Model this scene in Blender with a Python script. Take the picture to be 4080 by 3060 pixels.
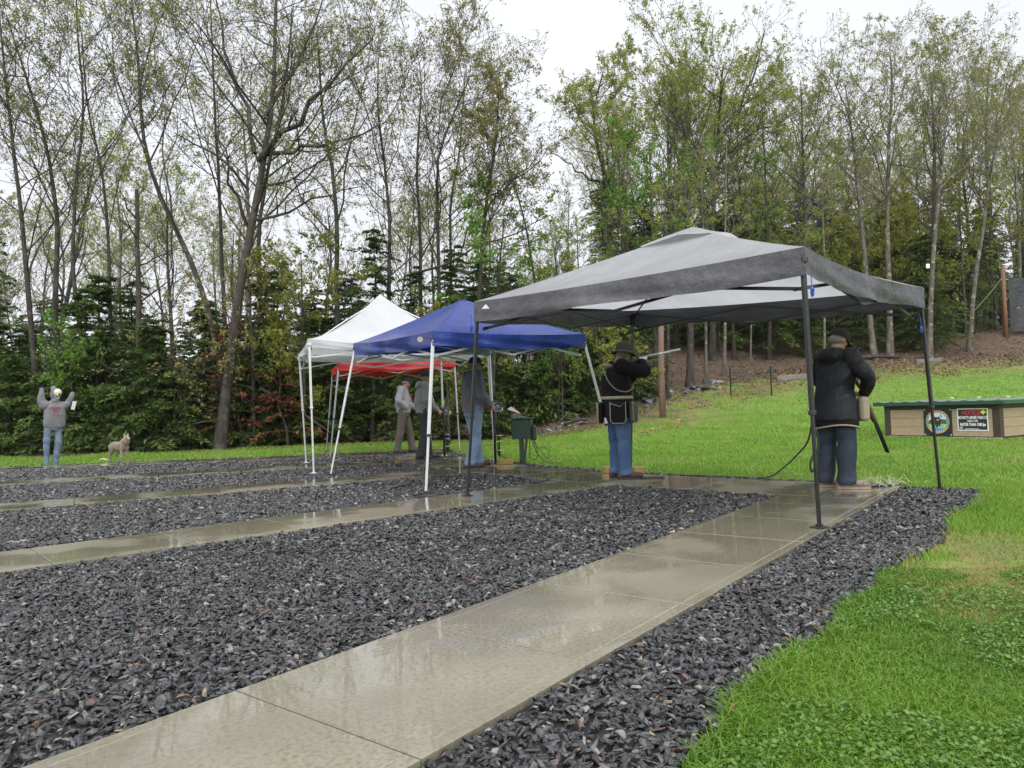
import bpy, bmesh, math, random
import numpy as np
from mathutils import Vector, Matrix

for _o in list(bpy.data.objects): bpy.data.objects.remove(_o)
SC = bpy.context.scene
COL = SC.collection

# ------------------------------------------------------------------ camera
CAM = np.array([21.0702, 10.3731, 0.9620])
FWD = np.array([-0.51688615, -0.85540371, 0.03336469])
RGT = np.array([-0.8560059, 0.51605049, -0.03075371])
UPV = np.array([-0.00908897, 0.04445654, 0.99896997])
cam = bpy.data.cameras.new('camera'); cam.sensor_width = 36.0; cam.lens = 36.0*2900/4080
cam.clip_start = 0.05; cam.clip_end = 2000
camo = bpy.data.objects.new('camera', cam); COL.objects.link(camo)
camo.matrix_world = Matrix(((RGT[0], UPV[0], -FWD[0], CAM[0]), (RGT[1], UPV[1], -FWD[1], CAM[1]),
                            (RGT[2], UPV[2], -FWD[2], CAM[2]), (0, 0, 0, 1)))
SC.camera = camo

# ------------------------------------------------------------------ sky, light, exposure
wd = bpy.data.worlds.new('World'); SC.world = wd; wd.use_nodes = True
nt = wd.node_tree; bgn = nt.nodes['Background']
sky = nt.nodes.new('ShaderNodeTexSky'); sky.sky_type = 'NISHITA'; sky.sun_disc = False
sky.sun_elevation = math.radians(60); sky.sun_rotation = math.atan2(-FWD[0], -FWD[1]); sky.air_density = 1.0; sky.dust_density = 4.0
hs = nt.nodes.new('ShaderNodeHueSaturation'); hs.inputs['Saturation'].default_value = 0.10; hs.inputs['Value'].default_value = 0.10
cl = nt.nodes.new('ShaderNodeMix'); cl.data_type = 'RGBA'; cl.inputs['Factor'].default_value = 0.85
cl.inputs['B'].default_value = (0.800, 0.822, 0.885, 1)      # even rain cloud
tcw = nt.nodes.new('ShaderNodeTexCoord'); nzw = nt.nodes.new('ShaderNodeTexNoise'); nzw.inputs['Scale'].default_value = 2.2
nzw.inputs['Detail'].default_value = 3; rpw = nt.nodes.new('ShaderNodeMapRange')
rpw.inputs['To Min'].default_value = 0.90; rpw.inputs['To Max'].default_value = 1.12
mlw = nt.nodes.new('ShaderNodeVectorMath'); mlw.operation = 'SCALE'
nt.links.new(tcw.outputs['Generated'], nzw.inputs['Vector']); nt.links.new(nzw.outputs['Fac'], rpw.inputs['Value'])
nt.links.new(sky.outputs['Color'], hs.inputs['Color']); nt.links.new(hs.outputs['Color'], cl.inputs['A'])
nt.links.new(cl.outputs['Result'], mlw.inputs[0]); nt.links.new(rpw.outputs['Result'], mlw.inputs['Scale'])
nt.links.new(mlw.outputs['Vector'], bgn.inputs['Color']); bgn.inputs['Strength'].default_value = 0.41
sun = bpy.data.lights.new('sun', 'SUN'); sun.energy = 1.5; sun.angle = math.radians(110); sun.color = (1.0, 0.985, 0.96)
suno = bpy.data.objects.new('sun', sun); COL.objects.link(suno)
suno.rotation_euler = Vector((FWD[0]*.5, FWD[1]*.5, -.866)).to_track_quat('-Z', 'Y').to_euler(); suno.location = (10, 5, 40)
vs = SC.view_settings; vs.view_transform = 'Standard'; vs.look = 'None'; vs.gamma = 1; vs.use_curve_mapping = False
vs.exposure = 1.68
SC.cycles.max_bounces = 6; SC.cycles.diffuse_bounces = 3; SC.cycles.glossy_bounces = 3
SC.cycles.transmission_bounces = 4; SC.cycles.transparent_max_bounces = 6; SC.cycles.caustics_reflective = False
SC.cycles.caustics_refractive = False; SC.cycles.use_denoising = True

# ------------------------------------------------------------------ helpers
FH = np.array([FWD[0], FWD[1]])/np.hypot(FWD[0], FWD[1]); RH = np.array([FH[1], -FH[0]])
F = 2900.0
def ray(px, py): return FWD + RGT*((px-2040)/F) + UPV*((1530-py)/F)
def G(px, py, z=0.0):
    d = ray(px, py); return CAM + d*((z-CAM[2])/d[2])
def AT(px, py, dep): return CAM + ray(px, py)*dep
def uv(x, y): return (x-CAM[0])*RH[0]+(y-CAM[1])*RH[1], (x-CAM[0])*FH[0]+(y-CAM[1])*FH[1]
def xy(u, v): return CAM[0]+u*RH[0]+v*FH[0], CAM[1]+u*RH[1]+v*FH[1]

def vnoise(x, y, seed=0):
    x = np.asarray(x, float); y = np.asarray(y, float)
    xi = np.floor(x).astype(np.int64); yi = np.floor(y).astype(np.int64); xf = x-xi; yf = y-yi
    def h(a, b):
        n = (a*374761393 + b*668265263 + seed*1442695041) & 0xffffffff
        n = ((n ^ (n >> 13))*1274126177) & 0xffffffff
        return ((n ^ (n >> 16)) & 0xffff)/65535.0
    sx = xf*xf*(3-2*xf); sy = yf*yf*(3-2*yf)
    a = h(xi, yi)*(1-sx)+h(xi+1, yi)*sx; b = h(xi, yi+1)*(1-sx)+h(xi+1, yi+1)*sx
    return a*(1-sy)+b*sy
def fbm(x, y, seed=0, o=3):
    s = 0; a = .5
    for k in range(o): s = s+a*vnoise(np.asarray(x)*2**k, np.asarray(y)*2**k, seed+k*17); a *= .5
    return s/(1-.5**o)
def smooth(a, b, t):
    t = np.clip((t-a)/(b-a), 0, 1); return t*t*(3-2*t)

def link_mesh(name, me, mat=None, parent=None):
    o = bpy.data.objects.new(name, me); COL.objects.link(o)
    if mat is not None:
        for m in (mat if isinstance(mat, (list, tuple)) else [mat]): me.materials.append(m)
    if parent is not None: o.parent = parent
    return o
def np_mesh(name, V, T, n=3, smooth_=False, attr=None, mats=None):
    """V (N,3), T (M,n) index array -> mesh datablock"""
    me = bpy.data.meshes.new(name); V = np.ascontiguousarray(V, np.float32); T = np.ascontiguousarray(T, np.int32)
    me.vertices.add(len(V)); me.vertices.foreach_set('co', V.ravel())
    me.loops.add(T.size); me.loops.foreach_set('vertex_index', T.ravel())
    me.polygons.add(len(T)); me.polygons.foreach_set('loop_start', np.arange(len(T), dtype=np.int32)*T.shape[1])
    if mats is not None: me.polygons.foreach_set('material_index', np.ascontiguousarray(mats, np.int32))
    me.update(calc_edges=True)
    if attr:
        for k, a in attr.items():
            at = me.attributes.new(k, 'FLOAT', 'POINT'); at.data.foreach_set('value', np.ascontiguousarray(a, np.float32))
    me.polygons.foreach_set('use_smooth', np.full(len(T), smooth_)); me.update()
    return me
def tag(o, label=None, cat=None, group=None, kind=None):
    if label: o['label'] = label
    if cat: o['category'] = cat
    if group: o['group'] = group
    if kind: o['kind'] = kind
    return o
def empty(name, loc=(0, 0, 0), rz=0.0, **k):
    o = bpy.data.objects.new(name, None); COL.objects.link(o); o.location = loc; o.rotation_euler = (0, 0, rz)
    o.empty_display_size = .2
    return tag(o, **k)
def copy_tree(o, parent=None, mats=None):
    c = o.copy(); COL.objects.link(c); c.parent = parent
    for ch in o.children: copy_tree(ch, c)
    return c

class MB:
    """collects simple shapes into ONE mesh"""
    def __init__(s): s.v = []; s.f = []
    def add(s, V, Fc):
        b = len(s.v); s.v += [tuple(map(float, p)) for p in V]; s.f += [tuple(b+i for i in q) for q in Fc]; return s
    def box(s, c, size, R=None, bev=0.0):
        x, y, z = [k/2 for k in size]; e = min(bev, x*.9, y*.9, z*.9)
        if e <= 0:
            P = [(-x,-y,-z),(x,-y,-z),(x,y,-z),(-x,y,-z),(-x,-y,z),(x,-y,z),(x,y,z),(-x,y,z)]
            Q = [(0,3,2,1),(4,5,6,7),(0,1,5,4),(1,2,6,5),(2,3,7,6),(3,0,4,7)]
        else:
            bm = bmesh.new(); bmesh.ops.create_cube(bm, size=1)
            for vv in bm.verts: vv.co = Vector((vv.co.x*2*x, vv.co.y*2*y, vv.co.z*2*z))
            bmesh.ops.bevel(bm, geom=bm.edges[:], offset=e, segments=1, affect='EDGES')
            bm.verts.index_update(); P = [tuple(vv.co) for vv in bm.verts]; Q = [tuple(vv.index for vv in ff.verts) for ff in bm.faces]; bm.free()
        P = [Vector(p) for p in P]
        if R is not None: P = [R @ p for p in P]
        return s.add([p+Vector(c) for p in P], Q)
    def beam(s, a, b, w, h=None, up=(0, 0, 1), bev=0.0):
        a = Vector(a); b = Vector(b); d = b-a; L = d.length; d.normalize(); u = Vector(up)
        if abs(d.dot(u)) > .98: u = Vector((1, 0, 0))
        y = u.cross(d).normalized(); z = d.cross(y)
        R = Matrix((d, y, z)).transposed()
        return s.box((a+b)/2, (L, w, h or w), R, bev)
    def tube(s, pts, rad, n=8, cap=True, flat=None):
        pts = [Vector(p) for p in pts]; m = len(pts)
        rad = [rad]*m if isinstance(rad, (int, float)) else list(rad)
        ref = None; V = []; Fc = []
        for i, p in enumerate(pts):
            t = (pts[min(i+1, m-1)]-pts[max(i-1, 0)])
            t = t.normalized() if t.length > 1e-9 else Vector((0, 0, 1))
            if ref is None:
                ref = Vector((0, 0, 1)) if abs(t.z) < .9 else Vector((1, 0, 0))
            x = (ref-t*ref.dot(t)).normalized(); ref = x; y = t.cross(x)
            for k in range(n):
                a = 2*math.pi*k/n; V.append(p+(x*math.cos(a)+y*math.sin(a))*rad[i])
        for i in range(m-1):
            for k in range(n):
                k2 = (k+1) % n; Fc.append((i*n+k, i*n+k2, (i+1)*n+k2, (i+1)*n+k))
        if cap: Fc.append(tuple(range(n-1, -1, -1))); Fc.append(tuple((m-1)*n+k for k in range(n)))
        return s.add(V, Fc)
    def lathe(s, prof, n=16, M=None, cap=True):
        V = []; Fc = []; m = len(prof)
        for r, z in prof:
            for k in range(n):
                a = 2*math.pi*k/n; p = Vector((r*math.cos(a), r*math.sin(a), z)); V.append(M @ p if M is not None else p)
        for i in range(m-1):
            for k in range(n):
                k2 = (k+1) % n; Fc.append((i*n+k, i*n+k2, (i+1)*n+k2, (i+1)*n+k))
        if cap: Fc.append(tuple(range(n-1, -1, -1))); Fc.append(tuple((m-1)*n+k for k in range(n)))
        return s.add(V, Fc)
    def ell(s, c, r, n=12, m=8, R=None):
        V = []; Fc = []
        for i in range(m+1):
            th = math.pi*i/m
            for k in range(n):
                a = 2*math.pi*k/n; p = Vector((r[0]*math.sin(th)*math.cos(a), r[1]*math.sin(th)*math.sin(a), r[2]*math.cos(th)))
                V.append((R @ p if R is not None else p)+Vector(c))
        for i in range(m):
            for k in range(n): k2 = (k+1) % n; Fc.append((i*n+k, (i+1)*n+k, (i+1)*n+k2, i*n+k2))
        return s.add(V, Fc)
    def poly(s, pts, thick=None):
        n = len(pts); pts = [Vector(p) for p in pts]
        if thick is None: return s.add(pts, [tuple(range(n))])
        t = Vector(thick); return s.add(pts+[p+t for p in pts], [tuple(range(n-1, -1, -1)), tuple(range(n, 2*n))]+[(i, (i+1) % n, n+(i+1) % n, n+i) for i in range(n)])
    def mesh(s, name, sm=False):
        me = bpy.data.meshes.new(name); me.from_pydata(s.v, [], s.f); me.validate(); me.update()
        if sm: me.polygons.foreach_set('use_smooth', [True]*len(me.polygons))
        return me
    def build(s, name, mat, parent=None, sm=False):
        return link_mesh(name, s.mesh(name, sm), mat, parent)

# ------------------------------------------------------------------ materials
def new_mat(name):
    m = bpy.data.materials.new(name); m.use_nodes = True; n = m.node_tree
    return m, n, n.nodes['Principled BSDF'], n.nodes['Material Output']
def nd(n, t, **k):
    o = n.nodes.new(t)
    for a, b in k.items():
        if hasattr(o, a) and a not in ('inputs',): setattr(o, a, b)
    return o
def noise(n, scale, detail=3, rough=.55, coord='Object', stretch=None):
    tc = n.nodes.get('TC') or n.nodes.new('ShaderNodeTexCoord'); tc.name = 'TC'
    z = n.nodes.new('ShaderNodeTexNoise'); z.inputs['Scale'].default_value = scale; z.inputs['Detail'].default_value = detail
    z.inputs['Roughness'].default_value = rough
    if stretch:
        mp = n.nodes.new('ShaderNodeMapping'); mp.inputs['Scale'].default_value = stretch
        n.links.new(tc.outputs[coord], mp.inputs['Vector']); n.links.new(mp.outputs['Vector'], z.inputs['Vector'])
    else: n.links.new(tc.outputs[coord], z.inputs['Vector'])
    return z.outputs['Fac']
def rng(n, fac, a, b, lo=0.0, hi=1.0):
    r = n.nodes.new('ShaderNodeMapRange'); r.inputs['From Min'].default_value = a; r.inputs['From Max'].default_value = b
    r.inputs['To Min'].default_value = lo; r.inputs['To Max'].default_value = hi; n.links.new(fac, r.inputs['Value']); return r.outputs['Result']
def mixc(n, fac, A, B):
    m = n.nodes.new('ShaderNodeMix'); m.data_type = 'RGBA'
    for k, c in (('A', A), ('B', B)):
        if hasattr(c, 'is_linked'): n.links.new(c, m.inputs[k])
        else: m.inputs[k].default_value = (*c, 1)
    if hasattr(fac, 'is_linked'): n.links.new(fac, m.inputs['Factor'])
    else: m.inputs['Factor'].default_value = fac
    return m.outputs['Result']
def attr(n, name):
    a = n.nodes.new('ShaderNodeAttribute'); a.attribute_name = name; return a.outputs['Fac']
def math_(n, op, a, b):
    m = n.nodes.new('ShaderNodeMath'); m.operation = op
    for k, c in enumerate((a, b)):
        if hasattr(c, 'is_linked'): n.links.new(c, m.inputs[k])
        else: m.inputs[k].default_value = c
    return m.outputs['Value']
def bumpn(n, P, h, st, dist=.01):
    b = n.nodes.new('ShaderNodeBump'); b.inputs['Strength'].default_value = st; b.inputs['Distance'].default_value = dist
    n.links.new(h, b.inputs['Height']); n.links.new(b.outputs['Normal'], P.inputs['Normal']); return b
MATS = {}
def mat(name, col, rough=.6, col2=None, scale=6, bump=0, bscale=30, metal=0, spec=.5, rvar=0, lo=.35, hi=.65, stretch=None, dist=.01, sheen=0):
    if name in MATS: return MATS[name]
    m, n, P, O = new_mat(name)
    P.inputs['Roughness'].default_value = rough; P.inputs['Metallic'].default_value = metal; P.inputs['Specular IOR Level'].default_value = spec
    if sheen: P.inputs['Sheen Weight'].default_value = sheen
    if col2 is None: col2 = tuple(c*.72 for c in col)
    nz = noise(n, scale, 4, .6, stretch=stretch)
    n.links.new(mixc(n, rng(n, nz, lo, hi), col, col2), P.inputs['Base Color'])
    if rvar: n.links.new(rng(n, noise(n, scale*2.3, 3), .3, .7, rough-rvar, rough+rvar), P.inputs['Roughness'])
    if bump: bumpn(n, P, noise(n, bscale, 4, stretch=stretch), bump, dist)
    MATS[name] = m; return m
def leaf_mat(name, c1, c2, trans=.35, rough=.5, spec=.3):
    if name in MATS: return MATS[name]
    m, n, P, O = new_mat(name); t = attr(n, 'tint'); c = mixc(n, t, c1, c2)
    n.links.new(c, P.inputs['Base Color']); P.inputs['Roughness'].default_value = rough; P.inputs['Specular IOR Level'].default_value = spec
    tr = n.nodes.new('ShaderNodeBsdfTranslucent'); n.links.new(c, tr.inputs['Color'])
    mx = n.nodes.new('ShaderNodeMixShader'); mx.inputs['Fac'].default_value = trans
    n.links.new(P.outputs['BSDF'], mx.inputs[1]); n.links.new(tr.outputs['BSDF'], mx.inputs[2]); n.links.new(mx.outputs['Shader'], O.inputs['Surface'])
    MATS[name] = m; return m
def fabric_mat(name, c1, c2=None, trans=.3, rough=.55, scale=3, bscale=9, bump=.25, spec=.4, dist=.02, stretch=None):
    m, n, P, O = new_mat(name); c2 = c2 or tuple(c*.85 for c in c1)
    c = mixc(n, rng(n, noise(n, scale, 4), .35, .65), c1, c2)
    n.links.new(c, P.inputs['Base Color']); P.inputs['Roughness'].default_value = rough; P.inputs['Specular IOR Level'].default_value = spec
    b = bumpn(n, P, noise(n, bscale, 4, stretch=stretch), bump, dist)
    tr = n.nodes.new('ShaderNodeBsdfTranslucent'); n.links.new(c, tr.inputs['Color'])
    mx = n.nodes.new('ShaderNodeMixShader'); mx.inputs['Fac'].default_value = trans
    n.links.new(P.outputs['BSDF'], mx.inputs[1]); n.links.new(tr.outputs['BSDF'], mx.inputs[2]); n.links.new(mx.outputs['Shader'], O.inputs['Surface'])
    MATS[name] = m; return m
# ================================================================== terrain
EU = np.array([-80, -40, -16, -5, 1, 4, 7, 10, 16, 28, 60, 120.]); EV = np.array([14, 20, 21.5, 22.8, 22.8, 25.2, 29.5, 32.3, 35.2, 36.8, 43, 60.])
def edge_v(u): return np.interp(u, EU, EV)
def sp(t, k=1.5): return k*np.logaddexp(0, np.asarray(t)/k)
def terr(x, y):
    u, v = uv(np.asarray(x, float), np.asarray(y, float)); e = edge_v(u)
    hill = (.2*sp(np.minimum(v, 43)-22.5)+.13*np.clip(v-43, 0, 90))*smooth(-1.5, 5.5, u)
    d = v-e
    wood = smooth(-2, 3, u)*(.13*sp(np.clip(d, -20, 5)-.8, .6)*(1-smooth(8, 16, u))+.02*np.clip(d-7, 0, 60)) + (1-smooth(-2, 3, u))*(-.02*np.clip(d, 0, 8)+.11*np.clip(d-8, 0, 70))
    rough = smooth(-.5, 2.5, d)*((fbm(x*.9 if np.isscalar(x) else np.asarray(x)*.9, np.asarray(y)*.9, 3)-.5)*.5)
    lawn = smooth(17, 24, v)*(1-smooth(-1, 2, d))*(fbm(np.asarray(x)*.5, np.asarray(y)*.5, 8)-.5)*.22
    berm = 1.1*np.exp(-(((u-29.5)/4.5)**2+((v-41)/1.8)**2))
    return -.03+hill+wood+rough+lawn+berm
def ground_z(x, y): return float(terr(np.array([x]), np.array([y]))[0])
us = np.concatenate([np.linspace(-220, -50, 18)[:-1], np.linspace(-50, -3, 80)[:-1], np.linspace(-3, 12, 60)[:-1], np.linspace(12, 60, 84), np.linspace(60, 220, 18)[1:]])
vs_ = np.concatenate([np.linspace(-60, -2, 12)[:-1], np.linspace(-2, 14, 64)[:-1], np.linspace(14, 60, 120), np.linspace(60, 320, 30)[1:]])
U, Vv = np.meshgrid(us, vs_); X, Y = xy(U, Vv); Z = terr(X, Y)
nu, nv = len(us), len(vs_); idx = np.arange(nu*nv).reshape(nv, nu)
Q = np.stack([idx[:-1, :-1], idx[:-1, 1:], idx[1:, 1:], idx[1:, :-1]], -1).reshape(-1, 4)
dist_e = Vv-edge_v(U)
forest = smooth(-1.0, .6, dist_e + (fbm(X*.6, Y*.6, 21)-.5)*2.2)
fringe = np.maximum(.55*np.exp(-(((U-2.8)/.7)**2+((Vv-4.5)/.9)**2)), smooth(-6.8, -1.0, dist_e+(fbm(X*.35, Y*.35, 5)-.5)*5)*smooth(2, 4.5, U))
me = np_mesh('ground', np.stack([X, Y, Z], -1).reshape(-1, 3), Q, smooth_=True, attr={'forest': forest.ravel(), 'fringe': fringe.ravel()})
m, n, P, O = new_mat('ground_soil_and_turf')
grassc = mixc(n, rng(n, noise(n, 1.3, 5), .35, .65), (.095, .195, .022), (.165, .280, .040))
grassc = mixc(n, rng(n, noise(n, 22, 3), .4, .62), grassc, (.08, .14, .018))
straw = mixc(n, rng(n, noise(n, 2.2, 5), .36, .62), (.22, .155, .06), (.085, .072, .055))
straw = mixc(n, rng(n, noise(n, 1.6, 5), .46, .60), straw, (.130, .19, .035))
lit = mixc(n, rng(n, noise(n, 3.5, 5, .7), .38, .66), (.060, .048, .038), (.135, .085, .055))
lit = mixc(n, rng(n, noise(n, 14, 4), .56, .70), lit, (.17, .10, .06))
c = mixc(n, attr(n, 'fringe'), grassc, straw); c = mixc(n, attr(n, 'forest'), c, lit)
n.links.new(c, P.inputs['Base Color']); P.inputs['Roughness'].default_value = .8; P.inputs['Specular IOR Level'].default_value = .25
bumpn(n, P, noise(n, 9, 6, .7), .7, .06)
ground = link_mesh('ground', me, m); tag(ground, kind='structure', label='grass lawn rising to leaf litter under the woods')

# ================================================================== concrete lanes
DTH = 2*math.asin(1.3716/14.63); WH = .457; R1, R2, R_END = 14.602, 15.906, 27.5
def ph(i): return (3-i)*DTH
def unit(a): return np.array([math.cos(a), math.sin(a)])
m, n, P, O = new_mat('wet_concrete')
cc = mixc(n, rng(n, noise(n, 1.1, 5, coord='Generated' if False else 'Object'), .35, .65), (.250, .230, .170), (.172, .157, .112))
cc = mixc(n, rng(n, noise(n, 60, 3), .45, .75), cc, (.13, .12, .09))
dry = noise(n, .55, 3); 
n.links.new(cc, P.inputs['Base Color'])
wet = rng(n, noise(n, 1.15, 4, .5), .41, .50)
n.links.new(rng(n, wet, 0, 1, .40, .22), P.inputs['Roughness'])
P.inputs['Specular IOR Level'].default_value = .5; P.inputs['IOR'].default_value = 1.45
n.links.new(rng(n, wet, 0, 1, .55, 1.0), P.inputs['Coat Weight']); n.links.new(rng(n, wet, 0, 1, .16, .004), P.inputs['Coat Roughness']); P.inputs['Coat IOR'].default_value = 1.33
br = noise(n, 7, 3, .5, stretch=(.35, 3.2, 1)); fine = noise(n, 55, 3, .6)
hh = math_(n, 'ADD', math_(n, 'MULTIPLY', br, .7), math_(n, 'MULTIPLY', fine, .25))
# rain rings on the water film
vo = n.nodes.new('ShaderNodeTexVoronoi'); vo.inputs['Scale'].default_value = 4.2; n.links.new(n.nodes['TC'].outputs['Object'], vo.inputs['Vector'])
ringw = math_(n, 'SINE', math_(n, 'MULTIPLY', vo.outputs['Distance'], 62.0), 0.0)
ringm = rng(n, vo.outputs['Distance'], .04, .36, 1, 0)
hh = math_(n, 'ADD', hh, math_(n, 'MULTIPLY', math_(n, 'MULTIPLY', ringw, ringm), .10))
hh = math_(n, 'MULTIPLY', hh, rng(n, wet, 0, 1, 1.0, .45)); bumpn(n, P, hh, .12, .012)
b2 = n.nodes.new('ShaderNodeBump'); b2.inputs['Strength'].default_value = .035; b2.inputs['Distance'].default_value = .012; n.links.new(math_(n, 'ADD', math_(n, 'MULTIPLY', br, rng(n, wet, 0, 1, 1.0, .35)), math_(n, 'MULTIPLY', math_(n, 'MULTIPLY', ringw, ringm), .25)), b2.inputs['Height']); n.links.new(b2.outputs['Normal'], P.inputs['Coat Normal'])
CONC = m
def slab_mesh(P4, z0=-.075, z1=0.0, gap=.003, groove=True):
    """P4: corners ccw; top with tooled edge band and a shallow groove"""
    P4 = [np.array(p, float) for p in P4]; c = sum(P4)/4
    def ins(d):
        out = []
        for k in range(4):
            a, b, e = P4[k-1], P4[k], P4[(k+1) % 4]
            d1 = (b-a)/np.linalg.norm(b-a); d2 = (e-b)/np.linalg.norm(e-b)
            n1 = np.array([-d1[1], d1[0]]); n2 = np.array([-d2[1], d2[0]])
            bis = n1+n2; out.append(b+bis*d/max(.3, 1+float(n1@n2)))
        return out
    L = [np.linalg.norm(P4[(k+1) % 4]-P4[k]) for k in range(4)]
    def ins2(d, e):      # inset by d on sides 0 and 2 (the lane edges), e on the joints
        out = []
        for k in range(4):
            a, b, c_ = P4[k-1], P4[k], P4[(k+1) % 4]
            d1 = (b-a)/np.linalg.norm(b-a); d2 = (c_-b)/np.linalg.norm(c_-b); n1 = np.array([-d1[1], d1[0]]); n2 = np.array([-d2[1], d2[0]])
            w1, w2 = (e, d) if k % 2 == 0 else (d, e)     # side k-1 and side k
            # solve offset lines
            A_ = np.array([n1, n2]); out.append(b+np.linalg.solve(A_, np.array([w1, w2])))
        return out
    rings = [(ins(gap), z0), (ins(gap), z1-.0018), (ins(gap+.002), z1-.0005)]
    if groove: rings += [(ins2(.058, gap+.0034), z1-.0005), (ins2(.061, gap+.0038), z1-.0022), (ins2(.064, gap+.0042), z1)]
    V = []; Fc = []
    for pts, z in rings: V += [(p[0], p[1], z) for p in pts]
    for r in range(len(rings)-1):
        for k in range(4): k2 = (k+1) % 4; Fc.append((r*4+k, r*4+k2, (r+1)*4+k2, (r+1)*4+k))
    b = (len(rings)-1)*4; Fc.append((b, b+1, b+2, b+3))
    me = bpy.data.meshes.new('slab'); me.from_pydata(V, [], Fc); me.update(); return me
lane_names = {1: 'nearest concrete lane running past the grey canopy', 2: 'second concrete lane leading to the shooter in the bucket hat', 3: 'third concrete lane leading to the man in jeans',
              4: 'fourth concrete lane leading to the bearded man', 5: 'farthest concrete lane beside the grass edge'}
joints = [R1]+[21.95-.914*k for k in range(6, -8, -1)]
joints = [r for r in joints if r <= R2 or r > R2]
for i in range(1, 6):
    u = unit(ph(i)); rt = np.array([-u[1], u[0]])
    lane = empty('concrete_lane', (0, 0, 0)); tag(lane, kind='structure', label=lane_names[i])
    off = 0 if i == 1 else (.31*i) % .9
    rr = [R2-.05]+[r for r in [21.95-.914*k+(off if i > 1 else 0) for k in range(10, -9, -1)] if r > R2+.35]
    for a, b in zip(rr[:-1], rr[1:]):
        c4 = [u*a-rt*WH, u*b-rt*WH, u*b+rt*WH, u*a+rt*WH]
        link_mesh('slab', slab_mesh(c4), CONC, lane)
strip = empty('station_walk', (0, 0, 0)); tag(strip, kind='structure', label='concrete cross walk joining the five shooting stations')
for i in range(1, 5):
    ua, ub = unit(ph(i)), unit(ph(i+1))
    # chord from station i to i+1, cut in two slabs
    A1, B1 = ua*R1, ub*R1; A2, B2 = ua*(R2-.052), ub*(R2-.052)
    for t0, t1 in ((0, .5), (.5, 1)):
        c4 = [A1+(B1-A1)*t0, A2+(B2-A2)*t0, A2+(B2-A2)*t1, A1+(B1-A1)*t1][::-1]
        link_mesh('slab', slab_mesh(c4), CONC, strip)
for i, s in ((1, 1), (5, -1)):
    u = unit(ph(i)); rt = np.array([-u[1], u[0]])*s
    c4 = [u*R1, u*(R2-.052), u*(R2-.052)+rt*WH, u*R1+rt*WH]
    if s > 0: pass
    else: c4 = c4[::-1]
    link_mesh('slab', slab_mesh(c4), CONC, strip)

# ================================================================== gravel
lawn_b = [(14.67, 23.27), (15.06, 26.12), (16.60, 25.47), (18.13, 25.17), (19.08, 24.65), (19.84, 24.50), (20.50, 24.42), (20.78, 24.36), (21.10, 24.32), (21.62, 24.37), (23.5, 24.7), (27.5, 25.0)]
LBR = np.array([a for a, b in lawn_b]); LBA = np.radians([b for a, b in lawn_b])
def in_gravel(x, y, pad=0.0):
    """true inside the stone beds (between lanes, right wedge, thin strip in front)"""
    r = np.hypot(x, y); a = np.arctan2(y, x)
    hi = np.interp(r, LBR, LBA); hi = np.where(r < 15.06, np.radians(26.1), hi)
    hi = hi+(fbm(x*2.5, y*2.5, 31)-.5)*.011
    lo = -2*DTH-(WH+.34)/np.maximum(r, 1)
    inside = (a < hi) & (a > lo) & (r > 14.32-.0) & (r < R_END)
    # front strip is limited to the chord line + 0.26
    k = np.clip(np.round(3-a/DTH-.5), 1, 4); am = (3-k-.5)*DTH
    dist = r*np.cos(a-am); chord1 = R1*math.cos(DTH/2); chord2 = (R2-.05)*math.cos(DTH/2)
    inside &= dist > chord1-.26*(.6+fbm(x*1.5, y*1.5, 77)*.9)
    st = (dist > chord1-pad) & (dist < chord2+pad) & (a < 2*DTH+WH/np.maximum(r, 1)) & (a > -2*DTH-WH/np.maximum(r, 1))
    right = (a > 2*DTH+WH/15.0)
    inside &= ~(right & (r < 14.55+.15*fbm(x, y, 4)))
    inside &= ~st
    for i in range(1, 6):
        p = np.abs(r*np.sin(a-ph(i))); inside &= ~((p < WH+pad) & (r > R2-.2))
    return inside
gx = np.linspace(11, 28, 240)
# bed sheet just above the soil
rs = np.linspace(14.2, R_END, 110); as_ = np.linspace(-2*DTH-.1, math.radians(26.6), 190)
A_, R_ = np.meshgrid(as_, rs); X = R_*np.cos(A_); Y = R_*np.sin(A_)
idx = np.arange(X.size).reshape(X.shape); Q = np.stack([idx[:-1, :-1], idx[1:, :-1], idx[1:, 1:], idx[:-1, 1:]], -1).reshape(-1, 4)
cx_ = X.ravel()[Q].mean(1); cy_ = Y.ravel()[Q].mean(1); Q = Q[in_gravel(cx_, cy_, -.12)]
bed = np_mesh('gravel_bed', np.stack([X, Y, np.full_like(X, -.026)], -1).reshape(-1, 3), Q)
bedm = mat('gravel_bed_dark', (.010, .010, .011), .7, (.006, .006, .007), scale=30, bump=.8, bscale=40)
tag(link_mesh('gravel_bed', bed, bedm), kind='structure', label='dark bed under the crushed stone between the lanes')

rs_ = np.random.RandomState(5)
def stone_proto(k):
    r = np.random.RandomState(100+k); n_ = 7
    ang = np.sort(r.rand(n_)*2*np.pi*.4+np.arange(n_)*2*np.pi/n_)
    rad = .6+.5*r.rand(n_); top = np.stack([np.cos(ang)*rad*.72, np.sin(ang)*rad*.52, .28+.22*r.rand(n_)], 1)
    mid = np.stack([np.cos(ang+.2)*rad, np.sin(ang+.2)*rad*.72, -.08+.2*r.rand(n_)], 1)
    V = np.vstack([mid, top, [[0, 0, .42+.1*r.rand()]]])
    T = []
    for i in range(n_):
        j = (i+1) % n_; T += [(i, j, n_+j), (i, n_+j, n_+i), (n_+i, n_+j, 2*n_)]
    return V, np.array(T)
SP = [stone_proto(k) for k in range(10)]
def rnd_pts(n_, rlo, rhi, alo, ahi):
    r = np.sqrt(rs_.rand(n_)*(rhi**2-rlo**2)+rlo**2); a = alo+rs_.rand(n_)*(ahi-alo); return r*np.cos(a), r*np.sin(a)
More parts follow.
